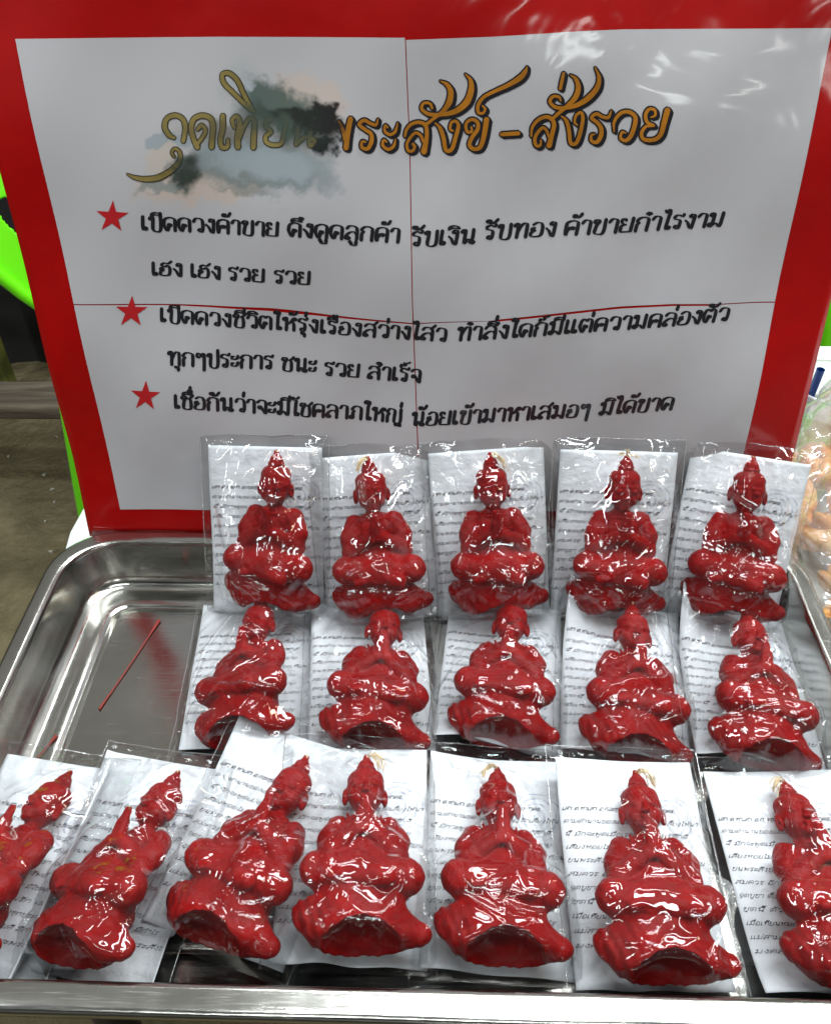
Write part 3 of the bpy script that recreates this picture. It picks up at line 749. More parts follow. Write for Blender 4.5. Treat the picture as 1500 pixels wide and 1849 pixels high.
# hand-cast unevenness and cloth texture
X, Y, Z = np.meshgrid(gx, gy, gz, indexing='ij', sparse=True)
D += 0.22 * np.sin(X * .52 + Z * .2) * np.sin(Y * .61 + X * .13) * np.sin(Z * .45 + 1) + 0.30 * np.sin(X * .31 + Y * .17) * np.sin(Y * .27 + Z * .33) + 0.22 * np.sin(X * .8 + Z * .5) * np.sin(Y * .7 - Z * .4)
mk = sstep(27, 31, Y) * (1 - sstep(50, 56, Y)) * sstep(12, 16, np.abs(X))
D += mk * 0.42 * np.sin(X * 2.0) * np.sin(Y * 2.3 + .5) * np.sin(Z * 2.3)
mk = sstep(131, 134, Y); D += mk * .45 * np.sin(np.arctan2(Z - 17, X + 1e-3) * 9 + Y * .7)
mk = sstep(119, 124, Y) * (1 - mk); D += mk * .18 * np.sin(X * 2.6 + Y * 1.2) * np.sin(Z * 2.2 + Y * 1.7)
mk = (1 - sstep(27, 31, Y)) * (1 - sstep(-22, -16, X)); D += mk * .5 * np.sin((X * 0.9 + Y * .35 + Z * .1) * 1.0)
D[0] = D[-1] = 5; D[:, 0] = D[:, -1] = 5; D[:, :, 0] = D[:, :, -1] = 5

def surface_nets(D, org, h):
    s = D < 0
    nx, ny, nz = D.shape
    corners = [(i, j, k) for i in (0, 1) for j in (0, 1) for k in (0, 1)]
    cnt = np.zeros((nx - 1, ny - 1, nz - 1), np.int8)
    for (i, j, k) in corners: cnt += s[i:nx - 1 + i, j:ny - 1 + j, k:nz - 1 + k]
    act = np.argwhere((cnt > 0) & (cnt < 8))
    vid = np.full(cnt.shape, -1, np.int32); vid[act[:, 0], act[:, 1], act[:, 2]] = np.arange(len(act))
    acc = np.zeros((len(act), 3)); num = np.zeros(len(act))
    for a in corners:
        for ax in range(3):
            if a[ax]: continue
            b = list(a); b[ax] = 1
            da = D[act[:, 0] + a[0], act[:, 1] + a[1], act[:, 2] + a[2]]; db = D[act[:, 0] + b[0], act[:, 1] + b[1], act[:, 2] + b[2]]
            cr = (da < 0) != (db < 0)
            tt = np.where(cr, da / np.where(cr, da - db, 1), 0)
            p_ = np.tile(np.array(a, float), (len(act), 1)); p_[:, ax] = tt
            acc[cr] += p_[cr]; num[cr] += 1
    V = (act + acc / num[:, None]) * h + org
    Fs = []
    for ax in range(3):
        b = [1 if i == ax else 0 for i in range(3)]
        S0 = s[:nx - b[0], :ny - b[1], :nz - b[2]]; S1 = s[b[0]:, b[1]:, b[2]:]
        e_ = np.argwhere(S0 != S1); u_, v_ = [(1, 2), (2, 0), (0, 1)][ax]
        e_ = e_[(e_[:, u_] > 0) & (e_[:, v_] > 0)]
        def cell(du, dv):
            q = e_.copy(); q[:, u_] -= du; q[:, v_] -= dv; return vid[q[:, 0], q[:, 1], q[:, 2]]
        Q = np.stack([cell(0, 0), cell(1, 0), cell(1, 1), cell(0, 1)], 1)
        ins = s[e_[:, 0], e_[:, 1], e_[:, 2]]
        Q[~ins] = Q[~ins][:, ::-1]
        Fs.append(Q)
    F = np.vstack(Fs); F = F[(F >= 0).all(1)]
    return V, F
FV, FF = surface_nets(D, np.array([gx[0], gy[0], gz[0]]), H)
# one relaxation pass
acc = np.zeros_like(FV); num = np.zeros(len(FV))
for a_, b_ in ((0, 1), (1, 2), (2, 3), (3, 0)):
    np.add.at(acc, FF[:, a_], FV[FF[:, b_]]); np.add.at(num, FF[:, a_], 1)
FV = FV * .55 + (acc / np.maximum(num, 1)[:, None]) * .45
SC = 0.00087
FV = FV * SC * np.array([.90, .97, .80])
me_fig = mesh_np('wax_figure', FV, FF, M_wax)

# wicks
def tube(P, r, ns=5, taper=None):
    P = np.asarray(P, float); T = np.gradient(P, axis=0); T /= np.linalg.norm(T, axis=1)[:, None] + 1e-12
    ref = np.array([0, 0, 1.0]) if abs(T[0][2]) < .9 else np.array([1.0, 0, 0])
    A = np.cross(T, ref); A /= np.linalg.norm(A, axis=1)[:, None] + 1e-12; B = np.cross(T, A)
    r = np.broadcast_to(np.asarray(r, float), (len(P),))
    an = np.arange(ns) * 2 * math.pi / ns
    V = (P[:, None] + r[:, None, None] * (A[:, None] * np.cos(an)[None, :, None] + B[:, None] * np.sin(an)[None, :, None])).reshape(-1, 3)
    k = len(P); i, j = np.meshgrid(np.arange(k - 1), np.arange(ns), indexing='ij'); j2 = (j + 1) % ns
    F = np.stack([i * ns + j, i * ns + j2, (i + 1) * ns + j2, (i + 1) * ns + j], -1).reshape(-1, 4)
    return V, F
def merge(parts):
    V = []; F = []; n = 0
    for v_, f_ in parts: V.append(v_); F.append(f_ + n); n += len(v_)
    return np.vstack(V), np.vstack(F)
def wick_mesh(kind, seed):
    r = np.random.default_rng(seed); parts = []
    base = np.array([0, 137, 14]) * SC
    if kind == 0:       # frayed tuft
        for k in range(16):
            a = r.uniform(-1.3, 1.3); L = r.uniform(6, 11) * .001; zz = r.uniform(-.3, .9)
            P = [base, base + np.array([math.sin(a) * L * .5, math.cos(a) * L * .55, zz * L * .4]), base + np.array([math.sin(a) * L * 1.1, math.cos(a) * L * .7 - abs(a) * .0015, zz * L * .6])]
            parts.append(tube(spline(P, 3), [.0004] * 4 + [.0003] * 2 + [.00018], 4))
    elif kind == 1:     # cream wick pressed over to one side
        for k in range(12):
            q = r.normal(0, .0007, 3); sd = 1 if seed % 2 else -1
            P = [base + q, base + np.array([.003 * sd, .0015, .003]) + q, base + np.array([.0075 * sd, -.002 + r.uniform(-.002, .002), .004]) + q * 1.5, base + np.array([.010 * sd, -.006 + r.uniform(-.003, .002), .002]) + q * 2]
            parts.append(tube(spline(P, 3), .00032, 4))
    else:               # short stub
        for k in range(6):
            q = r.normal(0, .0005, 3)
            parts.append(tube([base - np.array([0, .002, 0]) + q, base + np.array([0, .001, 0.0006]) + q, base + np.array([q[0], .0026, .001])], .0004, 5))
    V, F = merge(parts); return mesh_np('wick', V, F, M_wick)

# ------------------------------------------------------------------ leaflet print (thin version of the alphabet)
LN = ["เสา ต.ท่าเสา อ.กระทุ่มแบน จ.สมุทรสาคร", "ตามตำนานของแม่ยักษ์พันธุรัตเลี้ยงให้นา", "นี้ มักจะพูดเมื่อเราเกิดความรู้สึกดี", "เสียงหอยไม่ขึ้น ดวงก็ไม่ดี ค้าขาย",
      "ขนพระสังข์ก็มีคนนำมาบูชา จุดเทียน", "สมควร อีกทั้งเมื่อ มีทรัพย์ รวย", "จุดบูชา ตั้งใจให้ดี ขอพร มีโชคลาภ", "ชุดนี้ ด้วยจิต มีคนรัก เมตตา", "เมื่อเทียนหมด จะสมหวังทุกประการ",
      "แม่สามารถช่วย ค้าขายดี มีกำไร", "มงคลชีวิต ด้วยเดชะพระสังข์"]
lp = Pen()
PW, PH = .088, .133
for k, tx in enumerate(LN):
    tx = ''.join(c_ for c_ in tx if c_ in G)
    A, sts = layout(tx)
    y0 = PH - 0.0335 - k * 0.0078; x0 = -PW / 2 + 0.0012; wd = 0.070 if k == 0 else (0.084 if k % 3 == 1 else 0.076)
    sx = wd / A; sy = .00020
    for s_ in sts:
        C = spline(s_, 2); Q = np.stack([x0 + C[:, 0] * sx + C[:, 1] * .00010, y0 + C[:, 1] * sy + 0.0], 1)
        if Q[:, 0].max() < PW / 2 - .001: lp.ribbon(Q, (.00032 if k else .00042), cap=False)
LV, LF, _ = lp.get()

# ------------------------------------------------------------------ packets
def pack_rot(yaw, pitch, roll, spin=0):
    return Matrix.Rotation(R(yaw), 3, 'Z') @ Matrix.Rotation(R(pitch), 3, 'X') @ Matrix.Rotation(R(roll), 3, 'Y') @ Matrix.Rotation(R(spin), 3, 'Z')
def make_paper(seed, opt):
    r = np.random.default_rng(seed)
    lift = opt.get('lift', r.uniform(.001, .004)); ph = r.uniform(0, 6); lam = r.uniform(.035, .06)
    tl = opt.get('tl', r.uniform(0, .004)); tr = opt.get('tr', r.uniform(0, .004)); mid = opt.get('mid', 0)
    rc = opt.get('rcurl'); lc = opt.get('lcurl')
    a1, a2 = r.uniform(.0004, .0012, 2); p1, p2 = r.uniform(0, 6, 2)
    def f(u, v):
        z = a1 * np.sin(u * 60 + v * 22 + p1) + a2 * np.sin(v * 48 - u * 25 + p2) + .0012
        z = z + lift * np.exp(-v / .016) * (0.5 + 0.5 * np.cos(u * 2 * math.pi / lam + ph)) * (1.0 - .4 * u / .044)
        z = z + tl * np.clip(1 - np.hypot(u + PW / 2, v - PH) / .045, 0, 1) ** 1.5 + tr * np.clip(1 - np.hypot(u - PW / 2, v - PH) / .045, 0, 1) ** 1.5
        z = z + mid * np.exp(-v / .02) * np.clip(np.cos(u * math.pi / PW * .9 + opt.get('ms', 0)), 0, 1)
        x = u.copy() if hasattr(u, 'copy') else u
        if rc:
            u0, rad = rc; tt = np.maximum(u - u0, 0) / rad
            x = np.where(u > u0, u0 + rad * np.sin(tt), u); z = z + rad * (1 - np.cos(tt))
        if lc:
            u0, rad = lc; tt = np.maximum(-u - u0, 0) / rad
            x = np.where(-u > u0, -(u0 + rad * np.sin(tt)), x); z = z + rad * (1 - np.cos(tt))
        return np.stack([x, v + 0 * u, z], -1)
    return f

def splat(V, hx, hy, st_, O):
    i = np.round((V[:, 0] - hx[0]) / st_).astype(int); j = np.round((V[:, 1] - hy[0]) / st_).astype(int)
    ok = (i >= 0) & (j >= 0) & (i < len(hx)) & (j < len(hy))
    np.maximum.at(O, (i[ok], j[ok]), V[ok, 2])
def membrane(O, fixed, bval, it=(500, 260, 160)):
    h = None
    for lev, n_ in zip((4, 2, 1), it):
        Ol = O[::lev, ::lev]; fx = fixed[::lev, ::lev]
        if h is None: h = Ol.copy()
        else:
            nx_, ny_ = Ol.shape
            ix = np.minimum(np.arange(nx_) * h.shape[0] / nx_, h.shape[0] - 1.001); iy = np.minimum(np.arange(ny_) * h.shape[1] / ny_, h.shape[1] - 1.001)
            a_ = ix.astype(int)[:, None]; b_ = iy.astype(int)[None]; fa = (ix[:, None] - a_); fb = (iy[None] - b_)
            h = h[a_, b_] * (1 - fa) * (1 - fb) + h[a_ + 1, b_] * fa * (1 - fb) + h[a_, b_ + 1] * (1 - fa) * fb + h[a_ + 1, b_ + 1] * fa * fb
        for _ in range(n_):
            g_ = h.copy()
            g_[1:-1, 1:-1] = .25 * (h[2:, 1:-1] + h[:-2, 1:-1] + h[1:-1, 2:] + h[1:-1, :-2])
            h = np.where(fx, bval, np.maximum(Ol, g_))
    return h

PK = []
def packet(pid, loc, ang, label, fig=(0, 0, 0, 0), opt=None, wick=(2, 1), bag=(.0055, .0055, .009, .003)):
    """fig = (x offset, y offset, in-plane turn, turn about the long axis)"""
    opt = opt or {}
    r = np.random.default_rng(pid * 17 + 5)
    if pid > 5: loc = (loc[0], loc[1], loc[2] + .046 * abs(math.sin(R(ang[2]))))
    root = empty('candle_packet', loc, pack_rot(*ang))
    tag(root, label, 'candle packet', 'clear bags each holding a red wax figure and a printed leaflet')
    pf = make_paper(pid * 31 + 2, opt)
    nu, nv = 34, 48
    U, Vv = np.meshgrid(np.linspace(-PW / 2, PW / 2, nu), np.linspace(0, PH, nv), indexing='ij')
    P = pf(U, Vv).reshape(-1, 3); Pb = P.copy(); Pb[:, 2] -= .00045
    n = nu * nv; idx = np.arange(n).reshape(nu, nv)
    lp_ = np.concatenate([idx[:-1, 0], idx[-1, :-1], idx[:0:-1, -1], idx[0, :0:-1]]); l2_ = np.roll(lp_, -1)
    me = mesh_np('leaflet', np.vstack([P, Pb]), [grid_faces(nu, nv), grid_faces(nu, nv, n)[:, ::-1], np.stack([l2_, lp_, lp_ + n, l2_ + n], 1)], M_paper)
    uv = me.uv_layers.new(name='uv')
    vi = np.zeros(len(me.loops), np.int32); me.loops.foreach_get('vertex_index', vi)
    UVc = np.column_stack([(U.ravel() + PW / 2) / PW, Vv.ravel() / PW]); UVc = np.vstack([UVc, UVc + np.array([5, 5])])
    uv.data.foreach_set('uv', UVc[vi].astype(np.float32).ravel())
    leaf = obj('leaflet', me, root)
    T3 = pf(LV[:, 0], LV[:, 1]); T3[:, 2] += .00022
    obj('printed_text', mesh_np('printed_text', T3, LF, M_textink, False), leaf)
    # figure
    ox, oy, psi, phi = fig
    fo = obj('wax_figure', me_fig, root)
    cz = .0175
    Rm = Matrix.Rotation(R(psi), 3, 'Z') @ Matrix.Rotation(R(opt.get('tilt', 0)), 3, 'X') @ Matrix.Rotation(R(phi), 3, 'Y')
    Rn = np.array(Rm)
    V = FV - np.array([0, .055, cz]); V = V @ Rn.T
    zl = .0022 + opt.get('fz', 0) - max(V[:, 2].min(), -0.03)
    tr_ = np.array([ox, oy + .058, zl]); V = V + tr_
    off = tr_ - Rn @ np.array([0, .055, cz])
    fo.matrix_local = Matrix.Translation(Vector(off)) @ Rm.to_4x4()
    wk = obj('wick', wick_mesh(*wick), fo)
    # film stretched over figure and leaflet
    st_ = .00105
    bl, br_, bt, bb = bag
    bb = max(bb, .004 - V[:, 1].min()); bl = max(bl, .002 - PW / 2 - V[:, 0].min()); br_ = max(br_, V[:, 0].max() - PW / 2 + .002)
    hx = np.arange(-PW / 2 - bl, PW / 2 + br_ + st_ / 2, st_); hy = np.arange(-bb, PH + bt + st_ / 2, st_)
    O = np.full((len(hx), len(hy)), -.004)
    splat(V, hx, hy, st_, O); splat(P, hx, hy, st_, O)
    for _ in range(2):
        Q = O.copy(); Q[1:] = np.maximum(Q[1:], O[:-1]); Q[:-1] = np.maximum(Q[:-1], O[1:]); O2 = Q.copy(); O2[:, 1:] = np.maximum(O2[:, 1:], Q[:, :-1]); O2[:, :-1] = np.maximum(O2[:, :-1], Q[:, 1:]); O = O2 if _ == 0 else np.maximum(O, O2 * .5 + O * .5)
    # cellophane does not follow hollows: close them before it is stretched
    def mm(A, op):
        B = A.copy(); B[1:] = op(B[1:], A[:-1]); B[:-1] = op(B[:-1], A[1:]); Cc = B.copy()
        Cc[:, 1:] = op(Cc[:, 1:], B[:, :-1]); Cc[:, :-1] = op(Cc[:, :-1], B[:, 1:]); return Cc
    Cl = O.copy()
    for _ in range(9): Cl = mm(Cl, np.maximum)
    for _ in range(9): Cl = mm(Cl, np.minimum)
    inner = np.zeros(O.shape); inner[10:-10, 10:-10] = 1
    O = np.maximum(O, np.where(inner > 0, Cl, O)) + .0007
    fixed = np.zeros(O.shape, bool); fixed[0] = fixed[-1] = True; fixed[:, 0] = fixed[:, -1] = True
    h = membrane(O, fixed, .0012)
    hs = h.copy()
    for _ in range(10):
        hs[1:-1, 1:-1] = .2 * (hs[1:-1, 1:-1] + hs[2:, 1:-1] + hs[:-2, 1:-1] + hs[1:-1, 2:] + hs[1:-1, :-2])
    h = np.maximum(hs, O) * .5 + (hs + .0006) * .5
    XX, YY = np.meshgrid(hx, hy, indexing='ij')
    edge = np.minimum(np.minimum(XX - hx[0], hx[-1] - XX), np.minimum(YY - hy[0], hy[-1] - YY))
    em = sstep(0, .008, edge)
    free = sstep(.0, .006, h - O + .0018)
    # loose folds and creases
    wz = np.zeros_like(h)
    for k in range(7):
        a = r.uniform(0, math.pi); fr = 1 / r.uniform(.012, .032)
        s_ = (XX * math.cos(a) + YY * math.sin(a)) * fr + 1.4 * fbm(XX * 22 + k * 3, YY * 22 + pid, 50 + k, 2) + r.uniform(0, 1)
        tri = np.abs((s_ % 1) - .5) * 2
        mk_ = sstep(.45, .7, fbm(XX * 30 + 9 * k, YY * 30 + pid * 5, 70 + k, 2))
        wz += (tri ** 1.6) * mk_ * .0017
    peaks = [(ox, oy + .118, .03), (ox - .028, oy + .04, .034), (ox + .03, oy + .038, .034), (ox, oy + .012, .036), (ox + .035, oy + .012, .02), (ox - .034, oy + .018, .02), (ox + .004, oy + .08, .036), (ox + .02, oy + .062, .02)]
    for k in range(44):
        px_, py_, _z = peaks[r.integers(len(peaks))]
        px_ += r.normal(0, .005); py_ += r.normal(0, .006)
        a = r.uniform(0, 2 * math.pi); L_ = r.uniform(.026, .090); wd = r.uniform(.0013, .0030) if k % 3 else r.uniform(.004, .0085); am = (r.uniform(.0010, .0024) if k % 3 else r.uniform(.0022, .0050)) * r.choice([1, 1, -.5])
        dx, dy = XX - px_, YY - py_
        al = (dx * math.cos(a) + dy * math.sin(a)); ac = -dx * math.sin(a) + dy * math.cos(a) + r.uniform(-.4, .4) * al * al * 25
        tt = al / L_
        prof_ = np.cos(np.clip(np.abs(ac) / (wd * (1 + 1.3 * np.clip(tt, 0, 1))), 0, 1) * math.pi) * .5 + .5
        wz += am * prof_ * np.where((tt > -.1) & (tt < 1), np.clip((tt + .1) * 4, 0, 1) * np.clip((1 - tt) * 2.2, 0, 1), 0)
    wz += .0006 * (fbm(XX * 55, YY * 55, 90 + pid, 2) - .3)
    h = h + em * np.maximum(wz, -.0006) * (.42 + .9 * free)
    wig = .0011
    XW = XX + wig * (fbm(YY * 40 + pid, XX * 8, 5, 3) - .5) * 2 * sstep(.02, .044, np.abs(XX)); YW = YY + wig * 1.6 * (fbm(XX * 40 + pid, YY * 8, 8, 3) - .5) * 2
    # the edge hangs to follow a curled leaflet
    FVv = np.stack([XW, YW, h], -1).reshape(-1, 3)
    nx_, ny_ = XX.shape
    fl = obj('clear_film', mesh_np('clear_film', FVv, grid_faces(nx_, ny_), M_film), root)
    I = np.arange(nx_ * ny_).reshape(nx_, ny_)
    parts = []
    for path in (I[0, ::2], I[-1, ::2], I[::2, -1]):
        Pp = FVv[path] + np.array([0, 0, .0002]); parts.append(tube(Pp, .00033, 4))
    sv_, sf_ = merge(parts)
    obj('seam', mesh_np('seam', sv_, sf_, M_seam), fl)
    PK.append(root)
    return root

UPP = ' in the back row'
MID = ' in the middle row'
FR = ' in the front row'
packet(1, (-.1375, .4590, -.0378), (-.4, 61, -.8, -.5), 'packet with a tall wick stub over the praying figure, leftmost' + UPP, (.008, 0.0080, -3, -8), {'tl': 0, 'tr': 0}, (2, 1))
packet(2, (-.0455, .4540, -.0415), (3.5, 58, -.4, 2.5), 'packet with broad glare across the praying hands, second from left' + UPP, (.000, 0.0080, 1, 3), {'tr': .002}, (1, 2))
packet(3, (.0416, .4600, -.0400), (3, 61, .5, 2.5), 'packet with glare streaks down the praying figure, middle one' + UPP, (.002, 0.0080, 0, 0), {'tl': .001}, (1, 3))
packet(4, (.1300, .4590, -.0400), (-.5, 61, -1.0, -1), 'packet with a splayed tuft of pale wick, second from right' + UPP, (.003, 0.0080, -1, 2), {}, (0, 4))
packet(5, (.2140, .4540, -.0395), (-6, 58, .6, -5), 'packet tilted beside the orange fruit bag, rightmost' + UPP, (.000, 0.0090, 3, -10), {}, (2, 5))
packet(6, (-.1370, .3338, -.0405), (4.5, -.3, 1), 'packet with turned figure beside bare tray floor, leftmost' + MID, (.003, -0.0115, -2, -22), {'lift': .001, 'tilt': 7}, (2, 6))
packet(7, (-.047, .3290, -.0400), (5.2, .2, 4.5), 'packet with long white glare on its lower left, second from left' + MID, (.006, -0.0095, -7, 3), {'mid': .006, 'ms': .8, 'tilt': 7}, (0, 7))
packet(8, (.0387, .3347, -.0400), (-5.2, 1.0, .2), 'packet whose leaflet foot buckles up darkly, middle one' + MID, (.003, -0.0065, -2, -3), {'mid': .013, 'ms': .9, 'tl': .001, 'tilt': 7}, (2, 8))
packet(9, (.1244, .3269, -.0402), (-6.8, 3.7, 3.4), 'packet with leaflet corner raised above the wax head, second from right' + MID, (.003, -0.0095, 0, 4), {'tl': .030, 'mid': .008, 'tilt': 7}, (2, 9))
packet(10, (.2137, .3231, -.0400), (-4.9, 1.8, 3.3), 'packet with shiny loop of film round the head, rightmost' + MID, (.000, -0.0095, -2, 9), {'tl': .032, 'mid': .012, 'ms': .5, 'tilt': 7}, (2, 10))
packet(12, (-.1985, .1800, -.0400), (-9, 6.0, -3), 'packet with sideways figure beside a rolled leaflet, second from left' + FR, (.005, .0010, -4, -22), {'rcurl': (.028, .020), 'lcurl': (.034, .02), 'tilt': -8}, (2, 12))
packet(11, (-.2680, .1790, -.0390), (-9, 5.0, -3), 'packet with its leaflet rolled into a white tube, leftmost' + FR, (.003, .0010, -5, -20), {'rcurl': (.024, .0115), 'tilt': -8}, (2, 11))
packet(13, (-.1300, .1996, -.0400), (-16.5, 9, 6), 'packet turned askew with leaflet corner pointing up, third from left' + FR, (.006, -0.0045, -3, -14), {'mid': .004, 'tilt': -6}, (2, 13))
packet(14, (-.0500, .1882, -.0350), (1.4, 4.4, 6.5), 'packet with pale wick at pointed topknot and wavy leaflet foot' + FR, (.004, -0.0005, 0, -2), {'lift': .005, 'tilt': -6}, (1, 14 + 1))
packet(15, (.0330, .1883, -.0400), (-1.8, 3.4, 2.5), 'packet with cream wick bent left and jagged glare over the shell' + FR, (.000, -0.0015, 0, 2), {'tl': .006, 'lift': .004, 'tilt': -6}, (1, 16))
packet(16, (.1195, .1822, -.0400), (.9, 9.0, 3.5), 'packet with orange glare over the face, second from right' + FR, (.002, -0.0015, -2, -5), {'tl': .004, 'tilt': -6}, (1, 17))
packet(17, (.2192, .1814, -.0400), (1.9, 4.5, 3.0), 'packet with a dark tray gap on its left, rightmost' + FR, (.002, -0.0015, 0, 3), {'mid': .010, 'ms': .9, 'tilt': -6}, (1, 18))

# ------------------------------------------------------------------ loose things in the tray
M_stick, t, p = mat('red_stick')
p.inputs['Base Color'].default_value = (0.24, 0.016, 0.010, 1); p.inputs['Roughness'].default_value = .6
def stick(a, b, label):
    a = np.array(a); b = np.array(b); k = 12
    P = a + (b - a) * np.linspace(0, 1, k)[:, None]; P[:, 0] += .0006 * np.sin(np.linspace(0, math.pi, k))
    rr = np.full(k, .00052); rr[0] = .0009; rr[-1] = .0013; rr[-2] = .0011; rr[1] = .0007
    V, F = tube(P, rr, 8)
    o = obj('match_stick', mesh_np('match_stick', V, F, M_stick)); tag(o, label, 'stick', 'thin red sticks lying on the tray floor')
stick((-.2475, .3650, -.0408), (-.2250, .4500, -.0405), 'thin red stick lying alone across the bare tray floor')
stick((-.2860, .3080, -.0408), (-.2710, .3420, -.0405), 'short red stick near the left tray wall just above the front packets')

# folded leaflet poking out below the front row
V, F = [], []
us, vs = np.meshgrid(np.linspace(0, 1, 10), np.linspace(0, 1, 6), indexing='ij')
X = -.262 + us * .046; Yp = .169 + vs * .03; Zp = -.0375 + .003 * np.sin(us * 5) + vs * .002
P = np.stack([X, Yp, Zp], -1).reshape(-1, 3); Pb = P - np.array([0, 0, .0004])
lo = obj('folded_leaflet', mesh_np('folded_leaflet', np.vstack([P, Pb]), [grid_faces(10, 6), grid_faces(10, 6, 60)[:, ::-1]], M_paper))
tag(lo, 'loose folded leaflet corner showing under the packets beside the front tray wall', 'leaflet')

# ------------------------------------------------------------------ table and surroundings
M_table, t, p = mat('white_table_top')
v = coords(t); c = ramp(t, noise(t, v, 12, 5), [(0.3, (0.62, 0.65, 0.66)), (0.7, (0.74, 0.77, 0.78))])
t.links.new(c, p.inputs['Base Color']); p.inputs['Roughness'].default_value = .35
M_dark, t, p = mat('dark_metal_leg')
p.inputs['Base Color'].default_value = (0.02, 0.02, 0.022, 1); p.inputs['Roughness'].default_value = .4
tb = empty('folding_table', (.25, .6, -.72)); tag(tb, 'white topped folding table with dark edge under the tray', 'table')
def quad_slab(pts, z0, z1):
    V = np.array([(x_, y_, z0) for x_, y_ in pts] + [(x_, y_, z1) for x_, y_ in pts])
    n = len(pts); F = [np.array([list(range(n))[::-1]]), np.array([list(range(n, 2 * n))])]
    i = np.arange(n); j = (i + 1) % n
    F.append(np.stack([i, j, j + n, i + n], 1)); return V, F
V, F = quad_slab([(-.285, .185), (1.2, .185), (1.2, .885), (-.318, .885), (-.336, .56)], -.062, -.0482)
V[:, :] -= np.array([.25, .6, -.72])
bevel_obj('table_top', V, F, M_table, .002, tb)
V, F = quad_slab([(-.289, .180), (1.205, .180), (1.205, .890), (-.322, .890), (-.341, .56)], -.080, -.0655)
V[:, :] -= np.array([.25, .6, -.72])
bevel_obj('edge_frame', V, F, M_dark, .002, tb)
for lx, ly in ((-.26, .24), (1.12, .24), (-.26, .83), (1.12, .83)):
    V, F = tube([(lx - .25, ly - .6, .64), (lx - .25, ly - .6, .3), (lx - .25, ly - .6, 0)], .014, 12)
    obj('leg', mesh_np('leg', V, F, M_dark), tb)

M_ground, t, p = mat('muddy_ground')
v = coords(t)
c = ramp(t, noise(t, v, 5, 8, 0.62, .4), [(0.28, (0.09, 0.072, 0.034)), (0.5, (0.17, 0.14, 0.07)), (0.72, (0.30, 0.25, 0.14))])
t.links.new(c, p.inputs['Base Color'])
t.links.new(ramp(t, noise(t, v, 3, 4), [(0.4, .45), (0.7, .95)]), p.inputs['Roughness'])
b = bump(t, noise(t, v, 26, 8, .65), 0.03, .9); t.links.new(b, p.inputs['Normal'])
k = 60
us, vs = np.meshgrid(np.linspace(-6, 6, k), np.linspace(-4, 9, k), indexing='ij')
o = obj('ground', mesh_np('ground', np.stack([us, vs, -.72 + .006 * fbm(us * 3, vs * 3, 3)], -1).reshape(-1, 3), grid_faces(k, k), M_ground))
tag(o, 'dark muddy trodden ground under the stall', None, None, 'structure')
# pebbles / litter crumbs
M_crumb, t, p = mat('pale_litter'); p.inputs['Base Color'].default_value = (.36, .34, .28, 1)
parts = []
r = np.random.default_rng(9)
for k in range(60):
    c0 = np.array([r.uniform(-1.3, -.45), r.uniform(.4, 1.7), -.714]); s0 = r.uniform(.002, .006)
    V, F = box_v(c0, (s0 * r.uniform(.6, 1.8), s0 * r.uniform(.6, 1.5), s0 * .6)); parts.append((V + r.normal(0, s0 * .15, V.shape), F))
V, F = merge(parts); o = obj('ground_litter', mesh_np('ground_litter', V, F, M_crumb, False)); tag(o, 'pale crumbs of litter scattered on the dark ground', None, None, 'stuff')

# low wooden bench behind
M_wood, t, p = mat('grey_weathered_wood')
v = coords(t, (2.5, 30, 30)); f = noise(t, v, 2.0, 6, .6, .4)
c = ramp(t, f, [(0.3, (0.035, 0.026, 0.018)), (0.55, (0.11, 0.085, 0.06)), (0.75, (0.20, 0.165, 0.12))])
t.links.new(c, p.inputs['Base Color']); p.inputs['Roughness'].default_value = .85
t.links.new(bump(t, f, .004, .8), p.inputs['Normal'])
M_post, t, p = mat('mossy_yellow_post')
v = coords(t); c = ramp(t, noise(t, v, 14, 5), [(0.35, (0.05, 0.055, 0.01)), (0.65, (0.17, 0.17, 0.035))]); t.links.new(c, p.inputs['Base Color'])
bn = empty('wooden_bench', (-.9, 1.45, -.72)); tag(bn, 'low weathered wooden bench on the ground behind the tray, left side', 'bench')
for (x0, x1, y0, y1, z) in ((-1.7, -.35, 1.385, 1.48, -.505), (-1.75, -.3, 1.72, 1.80, -.36)):
    V, F = box_v(((x0 + x1) / 2 + .9, (y0 + y1) / 2 - 1.45, z + .72), (x1 - x0, y1 - y0, .03))
    bevel_obj('plank', V, F, M_wood, .004, bn)
for x0 in (-1.5, -1.06, -.5):
    V, F = box_v((x0 + .9, .27, .19), (.06, .05, .36)); bevel_obj('post', V, F, M_post, .006, bn)
for x0 in (-1.4, -.62):
    V, F = box_v((x0 + .9, -.02, .10), (.05, .07, .20)); bevel_obj('post', V, F, M_wood, .006, bn)
# dark sheet filling the black gap behind the bench
M_backdrop, t, p = mat('dark_backdrop')
v = coords(t); c = ramp(t, noise(t, v, 4, 5), [(0.3, (0.006, 0.006, 0.007)), (0.7, (0.03, 0.028, 0.026))]); t.links.new(c, p.inputs['Base Color']); p.inputs['Roughness'].default_value = .8
us, vs = np.meshgrid(np.linspace(-2.2, 2.4, 90), np.linspace(0, 1, 12), indexing='ij')
P = np.stack([us, 1.9 + .02 * np.sin(us * 22) * (1 - vs * .6) + .03 * vs, -.718 + vs * .72], -1).reshape(-1, 3)
o = obj('black_backdrop', mesh_np('black_backdrop', P, grid_faces(90, 12), M_backdrop)); tag(o, 'black tarpaulin sheet filling the gap behind the bench', 'backdrop')

